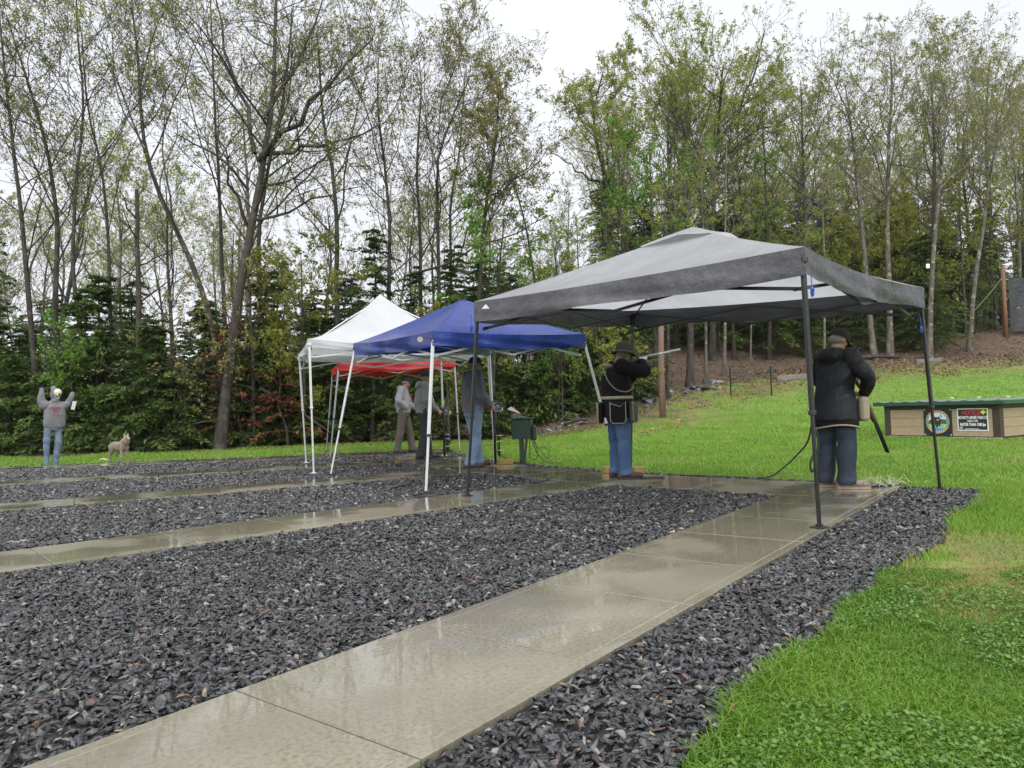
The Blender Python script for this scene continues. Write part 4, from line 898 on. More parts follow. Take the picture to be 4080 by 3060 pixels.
# signs on the front
def flat(name, m_, pts, x, parent, thick=.0012):
    return MB().poly([(x, a, b) for a, b in pts], (thick, 0, 0)).build(name, m_, parent)
def rect(y0, y1, z0, z1): return [(y0, z0), (y1, z0), (y1, z1), (y0, z1)]
def disc(cy, cz, r, n=28, a0=0, a1=2*math.pi, ry=None): return [(cy+r*math.cos(a0+(a1-a0)*k/n), cz+(ry or r)*math.sin(a0+(a1-a0)*k/n)) for k in range(n if abs(a1-a0) > 6.2 else n+1)]
def txt(s, y, z, size, m_, parent, x, sx=1.0, name='lettering', bold=.0, align='CENTER'):
    cu = bpy.data.curves.new('t', 'FONT'); cu.body = s; cu.size = size; cu.align_x = align; cu.extrude = .0006; cu.offset = bold
    ob = bpy.data.objects.new('t', cu); COL.objects.link(ob); bpy.context.view_layer.update(); dg = bpy.context.evaluated_depsgraph_get()
    me = bpy.data.meshes.new_from_object(ob.evaluated_get(dg)); bpy.data.objects.remove(ob)
    co = np.empty(len(me.vertices)*3); me.vertices.foreach_get('co', co); co = co.reshape(-1, 3); me.vertices.foreach_set('co', np.stack([x+co[:, 2], y+co[:, 0]*sx, z+co[:, 1]], 1).ravel()); me.materials.clear(); me.update()
    return link_mesh(name, me, m_, parent)
PB = mat('sign_black', (.018, .020, .028), .4, scale=12); PW = mat('sign_white', (.78, .79, .80), .4, (.7, .71, .72), 9); PR = mat('sign_red', (.62, .05, .055), .4, scale=12); PY = mat('sign_yellow', (.80, .72, .03), .4, scale=12)
PT = mat('sign_tan', (.62, .42, .22), .5, scale=12); PG = mat('sign_sage', (.24, .29, .19), .5, scale=12); PSK = mat('sign_sky', (.42, .62, .80), .5, (.65, .75, .85), 14); PBL = mat('sign_water', (.06, .22, .55), .5, (.1, .3, .65), 25)
PGR = mat('sign_meadow', (.35, .60, .25), .5, scale=14); PHL = mat('sign_hill', (.20, .07, .06), .5, scale=14); PFR = mat('sign_forest', (.04, .16, .05), .5, scale=20); PBR = mat('sign_bear', (.03, .025, .028), .5, scale=20)
xs = X1+.004
s1 = empty('emblem_sign', (0, 0, -.03)); tag(s1, 'black square sign with round bear emblem on the trap house', 'sign')
by, bz, hw = .97, .365, .325
flat('sign_board', PB, rect(by-hw, by+hw, bz-.32, bz+.32), xs, s1, .006); xs2 = xs+.008
bz += .01; flat('emblem_ring', PG, disc(by, bz, .272, 40), xs2, s1)
flat('ring_band', PT, disc(by, bz, .270, 24, .55, math.pi-.55)+disc(by, bz, .215, 24, math.pi-.55, .55), xs2+.0016, s1); flat('ring_band', PT, disc(by, bz, .270, 24, math.pi+.5, 2*math.pi-.5)+disc(by, bz, .215, 24, 2*math.pi-.5, math.pi+.5), xs2+.0016, s1)
flat('emblem_sky', PSK, disc(by, bz, .212, 40), xs2+.0016, s1)
flat('emblem_hill', PHL, [(by-.21, bz-.02), (by+.20, bz-.02), (by+.205, bz+.05), (by+.08, bz+.065), (by-.08, bz+.075), (by-.2, bz+.04)], xs2+.0032, s1)
flat('emblem_forest', PFR, [(by-.205, bz-.05), (by+.205, bz-.05), (by+.21, bz+.01), (by+.12, bz+.025), (by+.03, bz+.015), (by-.1, bz+.03), (by-.208, bz+.005)], xs2+.0048, s1)
flat('emblem_meadow', PGR, disc(by, bz, .212, 24, math.pi+.25, 2*math.pi-.25), xs2+.0060, s1); flat('emblem_water', PBL, disc(by, bz, .212, 20, math.pi+.72, 2*math.pi-.72), xs2+.0074, s1)
bear = [(-.11, .10), (-.13, .02), (-.12, -.06), (-.11, -.12), (-.06, -.125), (-.055, -.06), (-.02, -.06), (-.015, -.12), (.03, -.125), (.04, -.05), (.055, -.10), (.085, -.10), (.09, -.02), (.10, .04), (.075, .10), (.085, .125), (.06, .135), (.04, .115), (0, .12), (-.06, .135)]
flat('emblem_bear', PBR, [(by-.02+a, bz-.01+b) for a, b in bear], xs2+.0090, s1); flat('bear_muzzle', PT, disc(by+.012, bz+.045, .022, 14), xs2+.0106, s1)
flat('shotgun_mark', PBR, [(by+.055, bz+.17), (by+.075, bz+.175), (by+.115, bz+.11), (by+.10, bz+.10)], xs2+.0034, s1)
for k in range(9):
    a = .72+k*(math.pi-1.44)/8
    for aa in (a, -a): flat('ring_letter', PB, [(by+(.242+dr)*math.cos(aa)-w*math.sin(aa), bz+(.242+dr)*math.sin(aa)+w*math.cos(aa)) for dr, w in ((-.013, -.006), (.013, -.006), (.013, .004), (-.013, .005))], xs2+.0032, s1)
for a, b in ((-1, -1), (1, -1), (1, 1), (-1, 1)): MB().lathe([(.014, 0), (.014, .003), (.004, .006)], 10, Matrix.Translation((xs+.006, by+a*.295, bz-.01+b*.29)) @ Matrix.Rotation(math.pi/2, 4, 'Y')).build('screw_head', PW, s1)
s2 = empty('notice_sign', (0, 0, -.03)); tag(s2, 'white framed black NOTICE sign about shot size on the trap house', 'sign')
ny0, ny1, nz0, nz1 = 1.415, 2.065, .175, .675; cy = (ny0+ny1)/2
flat('sign_frame', PW, rect(ny0, ny1, nz0, nz1), xs, s2, .006); flat('sign_panel', PB, rect(ny0+.022, ny1-.022, nz0+.022, nz1-.022), xs+.0075, s2); xt = xs+.0105
txt('NOTICE', cy-.03, nz1-.135, .125, PR, s2, xt, .86, bold=.004); flat('warning_diamond', PY, [(ny1-.16, nz1-.085), (ny1-.095, nz1-.14), (ny1-.03, nz1-.085), (ny1-.095, nz1-.03)], xt, s2)
txt('NO SHOT LARGER THAN 7.5', cy, nz1-.235, .090, PW, s2, xt, .52, bold=.003); txt('AND / OR', cy, nz1-.300, .056, PW, s2, xt, .9, bold=.002); txt('FASTER THAN 1300 fps', cy, nz1-.390, .090, PW, s2, xt, .60, bold=.003)
flat('small_logo', PW, disc(ny0+.075, nz0+.065, .036, 20, ry=.026), xt, s2); flat('small_logo_center', PB, disc(ny0+.075, nz0+.065, .022, 16, ry=.014), xt+.0016, s2); flat('fine_print', PW, rect(cy-.17, cy+.13, nz0+.036, nz0+.047), xt, s2)
for s in (s1, s2): s.scale = (1, 1, 1)

# ================================================================== speakers, green box, gun rests, cables
M_GRN = mat('dark_green_steel', (.006, .034, .017), .35, (.005, .026, .013), 6); M_SPK = mat('grey_white_plastic', (.60, .61, .62), .4, (.5, .51, .52), 9); M_CAB = mat('black_cable', (.012, .012, .012), .5, scale=20); M_GCAB = mat('green_cable', (.012, .09, .04), .45, scale=20)
def speaker(px, py, H, yaw, label):
    p = G(px, py); r = empty('voice_speaker', (p[0], p[1], .001), 0); tag(r, label, 'speaker', 'voice release speakers at the stations')
    st = MB(); st.tube([(0, 0, .01), (0, 0, H-.10)], .008, 8); st.build('stand_rod', M_GRN, r)
    b = MB(); b.tube([(-.16, -.1, .008), (0, 0, .01), (.16, -.1, .008), (0, .2, .008), (-.16, -.1, .008)], .006, 6); b.build('stand_base', M_GRN, r)
    MB().tube([(-.05, .02, H+.02), (-.05, .02, H-.02), (0, 0, H-.12), (.05, -.02, H-.02), (.06, -.02, H+.12), (.12, -.02, H+.12), (.0, -.02, H+.12)], .005, 6).build('wire_bracket', M_GRN, r)
    R = Matrix.Translation((0, 0, H)) @ Matrix.Rotation(yaw, 4, 'Z') @ Matrix.Rotation(math.radians(72), 4, 'Y')
    h = MB().lathe([(.045, -.11), (.062, -.10), (.066, -.03), (.076, .05), (.088, .075), (.092, .080), (.084, .080), (.07, .06)], 24, R, False).build('horn_body', M_SPK, r, True)
    MB().lathe([(.090, .074), (.096, .080), (.096, .088), (.088, .088), (.086, .080)], 24, R, False).build('horn_rim', M_PLB, h, True)
    MB().lathe([(.082, .058), (.05, .055), (.02, .070), (.004, .075)], 24, R).build('horn_cone', mat('speaker_cone_grey', (.30, .30, .31), .5, scale=30), h, True)
    MB().lathe([(.04, -.14), (.05, -.135), (.05, -.105), (.04, -.10)], 16, R).build('driver_cap', M_PLB, h, True)
    rs = np.random.RandomState(int(px)); c_ = MB()
    for k in range(6):
        a = rs.rand()*6.28; q = .022+rs.rand()*.016; c_.tube([(0, 0, H*.60), (q*math.cos(a), q*math.sin(a), H*.52), (q*1.2*math.cos(a), q*1.2*math.sin(a), H*.34), (q*math.cos(a+.6), q*math.sin(a+.6), H*.16), (0, 0, H*.13)], .008, 5)
    c_.build('cable_bundle', M_CAB, r)
    for z in (.5, .40, .24): MB().tube([(.04*math.cos(a), .04*math.sin(a), H*z) for a in np.linspace(0, 6.28, 10)], .006, 5).build('cable_tie', M_PRW, r)
    return r
speaker(1992, 1848, .98, math.radians(45), 'white horn speaker on a green stand right of the man in jeans')
speaker(1785, 1822, .94, math.radians(45), 'white horn speaker on a green stand in front of the bearded man')
p = G(2085, 1846); r = empty('control_box', (p[0], p[1], -.025), rzs-.25); tag(r, 'dark green metal control box on a green post with hanging cables', 'box')
bx = MB().box((0, 0, .62), (.34, .20, .34), None, .008).build('box_body', M_GRN, r); MB().box((.01, .01, .805), (.37, .24, .026), None, .006).build('box_lid', M_GRN, bx); MB().box((0, -.106, .61), (.32, .010, .32), None, .004).build('door', M_GRN, bx); MB().tube([(.05, 0, .82), (.05, 0, .835), (-.05, 0, .835), (-.05, 0, .82)], .008, 6).build('handle', mat('teal_plastic', (.05, .22, .24), .4), bx); MB().box((.20, .03, .55), (.08, .10, .26), None, .02).build('plug_cover', M_PLB, bx)
MB().box((-.02, 0, .24), (.075, .06, .48), None, .004).build('post', M_GRN, r); MB().beam((.02, .0, .02), (.07, .02, .46), .05, .03).build('brace', M_PLB, r)
rs = np.random.RandomState(3)
for k, pts in enumerate(([(.12, .0, .45), (.14, -.03, .25), (.11, -.05, .10), (.2, -.05, .06), (.30, -.05, .12), (.24, 0, .3), (.2, 0, .44)], [(.18, 0, .44), (.26, -.04, .28), (.42, -.05, .30), (.50, -.06, .2), (.44, -.05, .12)], [(.15, 0, .45), (.25, -.02, .2), (.4, -.05, .05), (.55, -.05, .012)], [(.2, 0, .44), (.32, -.03, .22), (.5, -.05, .06), (.72, -.05, .012)], [(-.02, -.05, .04), (-.2, -.1, .05), (-.42, -.1, .22), (-.5, -.1, .3)])):
    MB().tube([tuple(q) for q in resample(pts, 16)], .0065, 5).build('cable', M_GCAB if k % 2 else M_CAB, r)
M_MAT = mat('black_rubber_pad', (.016, .016, .018), .35, (.03, .03, .032), 12)
def pad(px, py, L, w, rz, label, h=.02):
    p = G(px, py); o = MB().box((0, 0, h/2), (L, w, h), None, .005).build('gun_rest_pad', M_MAT); o.location = (p[0], p[1], .002); o.rotation_euler = (0, 0, rz); tag(o, label, 'pad', 'gun rest pads'); return o
pad(2597, 1907, .30, .16, rzs+.1, 'black rubber pad beside the brown shoe of the shooter'); pad(3490, 1938, .30, .14, rzs+.1, 'dark rubber pad behind the tan clogs', .02)
pad(1940, 1864, .26, .12, rzs, 'black gun rest plate under the muzzle held by the man in jeans', .01); pad(1760, 1832, .26, .12, rzs, 'black gun rest plate under the muzzle held by the bearded man', .01)
# cable from the grey canopy leg across the lawn
def cable(name, label, pts, rad, m_, n_=40):
    o = MB().tube([tuple(q) for q in resample([np.array(q_, float) for q_ in pts], n_)], rad, 6).build(name, m_, None, True); tag(o, label, 'cable'); return o
A = AT(3242, 1720, 6.6); B_ = AT(3180, 1830, 7.2); cable('power_cable', 'black cable looping from the canopy leg down to the lawn edge', [AT(3240, 1640, 6.3), AT(3225, 1760, 6.5), AT(3150, 1840, 7.2), AT(3085, 1893, 7.9), G(3050, 1905), G(2860, 1898), G(2700, 1893)], .008, M_CAB)
cable('power_cable', 'black cable hanging in loops behind the near canopy leg', [AT(3250, 1710, 7.1), AT(3262, 1760, 7.1), AT(3256, 1840, 7.1), AT(3235, 1890, 7.1), AT(3225, 1850, 7.1), AT(3250, 1790, 7.1), AT(3262, 1870, 7.1), AT(3262, 1935, 7.2)], .010, M_CAB)
cable('green_hose', 'thin green cable lying along the concrete edge behind the clogs', [G(3170, 1928), G(3260, 1932), G(3400, 1936), G(3580, 1934)], .009, M_GCAB)
# cut straw on the concrete corner
m_ = MB(); rs = np.random.RandomState(9)
p0 = G(3545, 1936)
for k in range(26):
    a = rs.rand()*6.28; b = np.array([p0[0]+rs.randn()*.14, p0[1]+rs.randn()*.07, .006]); L = .1+.18*rs.rand(); h = .02+.14*rs.rand()**2
    m_.tube([b, b+np.array([math.cos(a)*L*.5, math.sin(a)*L*.5, h]), b+np.array([math.cos(a)*L, math.sin(a)*L, h*.25])], .0022, 4)
o = m_.build('straw_tuft', mat('pale_straw', (.62, .60, .42), .6, scale=20)); tag(o, 'pale dry grass stems on the concrete corner beside the clogs', 'straw', kind='stuff')
# ================================================================== people
def loft(mb, rings, n=20):
    """rings: (cx,cy,cz,rx,ry[,rot]) horizontal ellipses bottom to top"""
    V = []; Fc = []; m_ = len(rings)
    for r in rings:
        cx, cy, cz, rx, ry = r[:5]; ro = r[5] if len(r) > 5 else 0.; tl = r[6] if len(r) > 6 else 0.
        for k in range(n):
            a = 2*math.pi*k/n; x, y = rx*math.cos(a), ry*math.sin(a); V.append((cx+x*math.cos(ro)-y*math.sin(ro), cy+x*math.sin(ro)+y*math.cos(ro), cz+tl*math.cos(a)))
    for i in range(m_-1):
        for k in range(n): k2 = (k+1) % n; Fc.append((i*n+k, i*n+k2, (i+1)*n+k2, (i+1)*n+k))
    Fc.append(tuple(range(n-1, -1, -1))); Fc.append(tuple((m_-1)*n+k for k in range(n))); mb.add(V, Fc); return mb
def limb(mb, pts, rad, n=14, sub=4):
    P = [Vector(p) for p in pts]; Q = []; R = []
    for i in range(len(P)-1):
        for k in range(sub): t = k/sub; Q.append(P[i].lerp(P[i+1], t)); R.append(rad[i]*(1-t)+rad[i+1]*t)
    Q.append(P[-1]); R.append(rad[-1])
    for _ in range(2):
        Q2 = Q[:]
        for i in range(1, len(Q)-1): Q2[i] = Q[i]*.5+(Q[i-1]+Q[i+1])*.25
        Q = Q2
    mb.tube(Q, R, n); mb.ell(Q[0], (R[0],)*3, 12, 8); mb.ell(Q[-1], (R[-1],)*3, 12, 8); return mb
def remesh(mb, name, mat_, parent, vox=.014, sm=6, dec=.5, wr=0., wf=9., smooth_=True, zst=1.0, zmin=None):
    me = mb.mesh(name); o = bpy.data.objects.new(name, me); COL.objects.link(o)
    m1 = o.modifiers.new('r', 'REMESH'); m1.mode = 'VOXEL'; m1.voxel_size = vox
    if sm: m2 = o.modifiers.new('s', 'SMOOTH'); m2.factor = .5; m2.iterations = sm
    if dec < 1: m3 = o.modifiers.new('d', 'DECIMATE'); m3.ratio = dec
    bpy.context.view_layer.update(); dg = bpy.context.evaluated_depsgraph_get(); r = bpy.data.meshes.new_from_object(o.evaluated_get(dg)); bpy.data.objects.remove(o)
    if wr:
        N = len(r.vertices); co = np.empty(N*3); r.vertices.foreach_get('co', co); co = co.reshape(-1, 3); nr = np.empty(N*3); r.vertices.foreach_get('normal', nr); nr = nr.reshape(-1, 3)
        d = (fbm(co[:, 0]*wf+co[:, 1]*wf*.7+5, co[:, 2]*wf*zst+co[:, 1]*3, 7, 3)-.5)*2*wr+(np.abs(vnoise(co[:, 0]*wf*1.3-co[:, 2]*wf*.6, co[:, 1]*wf+co[:, 2]*wf*1.2, 3)-.5)*2-.5)*wr*.9
        r.vertices.foreach_set('co', (co+nr*d[:, None]).ravel())
    if zmin is not None:
        N = len(r.vertices); co = np.empty(N*3); r.vertices.foreach_get('co', co); co = co.reshape(-1, 3); co[:, 2] = np.maximum(co[:, 2], zmin); r.vertices.foreach_set('co', co.ravel())
    r.name = name; r.materials.clear(); r.polygons.foreach_set('use_smooth', [smooth_]*len(r.polygons)); r.update()
    return link_mesh(name, r, mat_, parent)
SKIN = mat('skin', (.42, .235, .165), .5, (.36, .19, .13), 14, .15, 90); HAIRG = mat('grey_hair', (.28, .26, .24), .7, (.18, .17, .16), 60, .5, 80)
def hand(mb, w, d, up, curl=.9, sc=1.0, side=1):
    """w wrist, d pointing direction of the palm, up = back of the hand; fingers curl away from 'up'"""
    w = Vector(w); d = Vector(d).normalized(); up = Vector(up); up = (up-d*up.dot(d)).normalized(); s = d.cross(up)*side
    R = Matrix((d, s, up)).transposed(); c = w+d*.05*sc; mb.ell(c, (.052*sc, .042*sc, .019*sc), 12, 8, R); limb(mb, [w-d*.02, w+d*.03], [.028*sc, .030*sc], 10, 2)
    for k, (o, L) in enumerate(((-.032, .062), (-.011, .075), (.011, .070), (.031, .055))):
        p = w+d*.088*sc+s*o*sc; a = 0; q = [p-d*.03*sc, p]; dd = d.copy()
        for j in range(3):
            a += curl*(.5 if j == 0 else .75); dd = (d*math.cos(a)-up*math.sin(a)); p = p+dd*(L*sc*(.42, .33, .25)[j]); q.append(p)
        limb(mb, q, [.0105*sc, .0105*sc, .0095*sc, .009*sc, .008*sc], 8, 2)
    p = w+d*.030*sc-s*.036*sc; t1 = (d*.7-s*.65-up*.15).normalized(); t2 = (d*.85-s*.1-up*.5*curl).normalized()
    limb(mb, [p, p+t1*.042*sc, p+t1*.042*sc+t2*.034*sc], [.014*sc, .012*sc, .010*sc], 8, 2)
def head(mb, c, yaw=0., pitch=0., sc=1.0):
    R = Matrix.Rotation(yaw, 3, 'Z') @ Matrix.Rotation(pitch, 3, 'Y'); c = Vector(c)
    def e(p, r, rr=None): mb.ell(c+R @ (Vector(p)*sc), tuple(k*sc for k in r), 16, 12, R if rr is None else R @ rr)
    e((-.008, 0, .022), (.098, .076, .098)); e((.030, 0, -.055), (.062, .056, .064)); e((.078, 0, -.085), (.024, .028, .022)); e((.098, 0, -.018), (.020, .015, .024)); e((.088, 0, .010), (.016, .012, .030))
    e((.078, 0, .032), (.022, .055, .014)); e((.086, 0, -.050), (.016, .026, .010)); e((.086, 0, -.062), (.014, .022, .008))
    for s in (-1, 1): e((.0, s*.080, -.012), (.020, .010, .032)); e((.062, s*.045, -.025), (.026, .022, .024))
    return R, c
def eyes(c, R, parent, sc=1.0):
    for s in (-1, 1): MB().ell(c+R @ Vector((.083*sc, s*.033*sc, .006*sc)), (.011, .013, .010), 8, 6).build('eye', M_PLB, parent, True)
def cap(parent, c, R, m_, sc=1.0, brimm=None, tilt=0.):
    c = Vector(c); RR = R @ Matrix.Rotation(tilt, 3, 'Y'); cr = MB(); V = []; Fc = []; n, mm = 24, 8
    for i in range(mm+1):
        th = math.pi/2*i/mm; 
        for k in range(n):
            a = 2*math.pi*k/n; V.append(c+RR @ Vector(((-.008+.112*math.sin(th)*math.cos(a))*sc, .090*math.sin(th)*math.sin(a)*sc, (.030+.100*math.cos(th)**.8 if i < mm else .012)*sc)))
    for i in range(mm):
        for k in range(n): k2 = (k+1) % n; Fc.append((i*n+k, (i+1)*n+k, (i+1)*n+k2, i*n+k2))
    cr.add(V, Fc); o = cr.build('cap', m_, parent, True)
    b = MB(); V = []; Fc = []; K = 13
    for j, L in enumerate((0, .04, .075)):
        for k in range(K):
            a = -1.15+2.3*k/(K-1); r = .104; V.append(c+RR @ Vector(((-.008+r*math.cos(a)+L*math.cos(a)**.6)*sc, .086*math.sin(a)*sc*(1+.1*j), (.022-.012*j-.014*math.sin(a)**2*j)*sc)))
    for j in range(2):
        for k in range(K-1): Fc.append((j*K+k, j*K+k+1, (j+1)*K+k+1, (j+1)*K+k))
    nb_ = len(V); V += [v-RR @ Vector((0, 0, .006)) for v in V]; Fc += [tuple(q+nb_ for q in f[::-1]) for f in Fc]; b.add(V, Fc); b.build('cap_brim', brimm or m_, o, True); MB().ell(c+RR @ Vector((-.008*sc, 0, .13*sc)), (.010, .010, .006), 8, 6).build('cap_button', m_, o, True)
    return o
def shoe(parent, p, ang, m_, sole, L=.29, w=.056, name='shoe', clog=False):
    R = Matrix.Rotation(ang, 3, 'Z'); p = Vector(p); b = MB()
    for x, r in ((-.06, (.05, w*.82, .052)), (.0, (.065, w*.85, .060)), (.085, (.080, w*1.0, .050)), (.17, (.062, w*1.0, .040)), (.01, (.05, w*.72, .085))):
        if clog and r[2] > .08: continue
        b.ell(p+R @ Vector((x, 0, .048)), r, 14, 8, R)
    o = remesh(b, name, m_, parent, .010, 3, .6)
    V = []; pr = [(-.108, .0), (-.09, .034), (-.03, .040), (.05, .046), (.14, .052), (.205, .042), (.235, .014), (.235, -.014), (.205, -.042), (.14, -.052), (.05, -.046), (-.03, -.040), (-.09, -.034)]
    MB().poly([p+R @ Vector((x, y*w/.048, .0)) for x, y in pr], (0, 0, .026)).build('sole', sole, o); return o
def trousers(parent, hipz, hips, knees, ankles, m_, r=(.105, .085, .078), pelvis=(0, 0), ry=.165, rx=.125, wr=.006, waist=1.02):
    b = MB(); px_, py_ = pelvis; loft(b, [(px_, py_, hipz-.10, rx*.95, ry*.98), (px_, py_, hipz-.02, rx, ry), (px_, py_, hipz+.06, rx*.98, ry*.95), (px_, py_, waist+.04, rx*.94, ry*.9)])
    for h, k, a in zip(hips, knees, ankles): limb(b, [(h[0], h[1], h[2]+.04), h, k, a, (a[0]-.01, a[1], max(a[2]+.012, .092))], [r[0]*.95, r[0], r[1], r[2], r[2]*1.06], 16, 5)
    return remesh(b, 'trousers', m_, parent, .014, 5, .5, wr, 8., zst=1.6, zmin=.052)
DENIM_L = mat('light_blue_denim', (.115, .19, .29), .75, (.17, .25, .35), 5, .3, 120, sheen=.2); DENIM_D = mat('dark_blue_denim', (.012, .020, .036), .75, (.020, .030, .050), 5, .3, 120); DENIM_M = mat('mid_blue_denim', (.030, .075, .165), .75, (.055, .11, .21), 4, .3, 120)
FLEECE = mat('grey_sweatshirt', (.235, .24, .255), .9, (.20, .205, .22), 7, .35, 90, sheen=.3); FLEECE_D = mat('worn_grey_sweatshirt', (.175, .178, .19), .9, (.135, .137, .147), 6, .35, 90); BLKCLOTH = mat('black_cloth', (.006, .006, .007), .85, (.010, .010, .012), 6, .3, 90, spec=.2); NAVY = mat('black_rain_jacket', (.005, .006, .009), .6, (.010, .011, .015), 5, .3, 40, spec=.3)
KHAKI = mat('grey_brown_trousers', (.085, .075, .060), .8, (.065, .058, .046), 6, .3, 100); BLKTR = mat('black_trousers', (.012, .012, .016), .75, (.020, .020, .024), 6, .3, 100); OLIVE = mat('olive_hat_cloth', (.070, .072, .052), .8, (.055, .056, .042), 12, .3, 90)
TAN = mat('tan_trim_webbing', (.34, .30, .215), .8, (.28, .245, .17), 18, .3, 120); BRSHOE = mat('brown_suede', (.075, .040, .026), .7, (.055, .03, .02), 10, .3, 80); SOLE = mat('dark_rubber_sole', (.020, .017, .015), .6, scale=12); CLOG = mat('mottled_tan_clog', (.36, .28, .21), .55, (.11, .085, .06), 14)
NAVYCAP = mat('navy_cap_cloth', (.018, .022, .048), .75, (.014, .017, .036), 12); TEALCAP = mat('dark_teal_cap_cloth', (.012, .035, .045), .75, scale=12); BLKCAP = mat('black_cap_cloth', (.009, .009, .010), .8, (.014, .014, .015), 12); GUNST = mat('blued_gun_steel', (.030, .030, .034), .28, (.045, .045, .05), 8, metal=.7); GUNSIL = mat('bright_gun_steel', (.55, .56, .58), .22, (.40, .41, .43), 8, metal=.8); WALNUT = mat('walnut_gunstock', (.085, .034, .017), .38, (.05, .02, .010), 9, stretch=(1, 1, .2))
def body(parent, P, hands=True, hyaw=0., hpitch=0., hsc=1.0):
    """continuous body: torso, legs, arms with hands, neck, head"""
    b = MB(); c0 = P['pelvis']; c1 = P['chest']; n_ = P['neck']
    loft(b, [(c0[0], c0[1], c0[2]-.08, .10, .145), (c0[0], c0[1], c0[2]+.02, .105, .145), (c0[0]*.6+c1[0]*.4, c0[1]*.6+c1[1]*.4, c0[2]*.6+c1[2]*.4, .10, .135), (c1[0], c1[1], c1[2], .115, .165, P.get('rot', 0)), (n_[0]*.5+c1[0]*.5, n_[1]*.5+c1[1]*.5, n_[2]-.06, .085, .15, P.get('rot', 0)), (n_[0], n_[1], n_[2], .055, .06)])
    limb(b, [n_, (n_[0]*.6+P['head'][0]*.4, n_[1]*.6+P['head'][1]*.4, P['head'][2]-.06)], [.056, .054], 12, 2)
    R, c = head(b, P['head'], hyaw, hpitch, hsc)
    for k in range(2):
        limb(b, [P['sh'][k], P['el'][k], P['wr'][k]], [.052, .042, .028], 12); limb(b, [P['hip'][k], P['kn'][k], P['an'][k]], [.080, .058, .040], 12)
        b.ell((P['an'][k][0]+.04*math.cos(P['toe'][k]), P['an'][k][1]+.04*math.sin(P['toe'][k]), .055), (.06, .04, .035), 10, 6)
        if P['hd'][k] is not None: hand(b, P['wr'][k], P['hd'][k], P['hu'][k], P['curl'][k], 1.0, 1 if k == 0 else -1)
    o = remesh(b, 'body', SKIN, parent, .0085, 2, .26); eyes(c, R, o, hsc); return R, c
def top_garment(parent, name, P, m_, hem, flare=(.145, .20), infl=.035, sleeve=(.078, .066, .052), wr=.008, belly=0., hood=None, neckz=.0, cuff=1.0, hemoff=(0, 0), wf=6.5, ext=None):
    b = MB(); c0 = P['pelvis']; c1 = P['chest']; n_ = P['neck']; ro = P.get('rot', 0); hx = c0[0]+hemoff[0]; hy = c0[1]+hemoff[1]; mid = tuple(c0[i]*.5+c1[i]*.5 for i in range(3))
    loft(b, [(hx, hy, hem, flare[0]*1.0, flare[1]), (hx, hy, hem+.05, flare[0], flare[1]), (mid[0]+belly*.5, mid[1], mid[2]-.03, .115+infl+belly, .15+infl, ro*.5), (c1[0]+belly*.2, c1[1], c1[2]-.04, .12+infl+belly*.4, .175+infl, ro), (c1[0], c1[1], c1[2]+.06, .115+infl*.8, .175+infl*.7, ro),
             (n_[0]*.6+c1[0]*.4, n_[1]*.6+c1[1]*.4, n_[2]-.05, .085+infl*.4, .13, ro), (n_[0], n_[1], n_[2]+.005+neckz, .068, .074)])
    for k in range(2):
        s, e, w = [Vector(q) for q in (P['sh'][k], P['el'][k], P['wr'][k])]; limb(b, [s, e, e.lerp(w, .5), e.lerp(w, .93*cuff)], [sleeve[0], sleeve[1], sleeve[1]*.95, sleeve[2]], 14)
        b.ell(s, (sleeve[0]*1.12,)*3, 12, 8)
    if hood:
        for p, r in hood: b.ell(p, r, 12, 8)
    if ext: ext(b)
    return remesh(b, name, m_, parent, .013, 4, .5, wr, wf)
def shotgun(label, L_barrel=.78, silver=False, stock=True, name='shotgun', wood=WALNUT, bm_=None):
    """built along +x: butt at x=-.36, muzzle at L"""
    r = empty(name); tag(r, label, 'shotgun'); bs = bm_ or (GUNSIL if silver else GUNST)
    MB().tube([(.10, 0, .012), (L_barrel, 0, .012)], .0115, 10).build('barrel', bs, r, True); MB().box((.10+(L_barrel-.1)/2, 0, .027), (L_barrel-.10, .007, .006)).build('rib', bs, r); silver or MB().tube([(.12, 0, -.012), (L_barrel-.02, 0, -.012)], .0115, 10).build('barrel', bs, r, True)
    rc = MB().box((.04, 0, .0), (.17, .036, .058), None, .010).build('receiver', bs, r)
    f = MB(); loft_x = [(.13, .022, .020, -.012), (.20, .026, .024, -.016), (.32, .024, .022, -.014), (.38, .014, .014, -.008)]
    f.tube([(x, 0, z) for x, a, b, z in loft_x], [a for x, a, b, z in loft_x], 10); f.build('forend', wood, r, True)
    if stock:
        s = MB(); V = []; Fc = []; pr = [(-.04, .016, .024, -.004), (-.09, .016, .022, -.022), (-.15, .019, .030, -.030), (-.25, .021, .045, -.036), (-.355, .021, .060, -.044)]
        for x, w, h, z in pr:
            for k in range(10): a = 2*math.pi*k/10; V.append((x, w*math.cos(a), z+h*math.sin(a)))
        for i in range(len(pr)-1):
            for k in range(10): k2 = (k+1) % 10; Fc.append((i*10+k, i*10+k2, (i+1)*10+k2, (i+1)*10+k))
        Fc.append(tuple(range(10))); Fc.append(tuple(40+k for k in range(9, -1, -1))); s.add(V, Fc); so = s.build('stock', wood, r, True); MB().box((-.368, 0, -.045), (.024, .040, .118), None, .008).build('butt_pad', M_PLB, so)
        MB().tube([(.01, 0, -.028), (.0, 0, -.055), (-.03, 0, -.058), (-.045, 0, -.03)], .004, 6).build('trigger_guard', bs, rc)
    return r
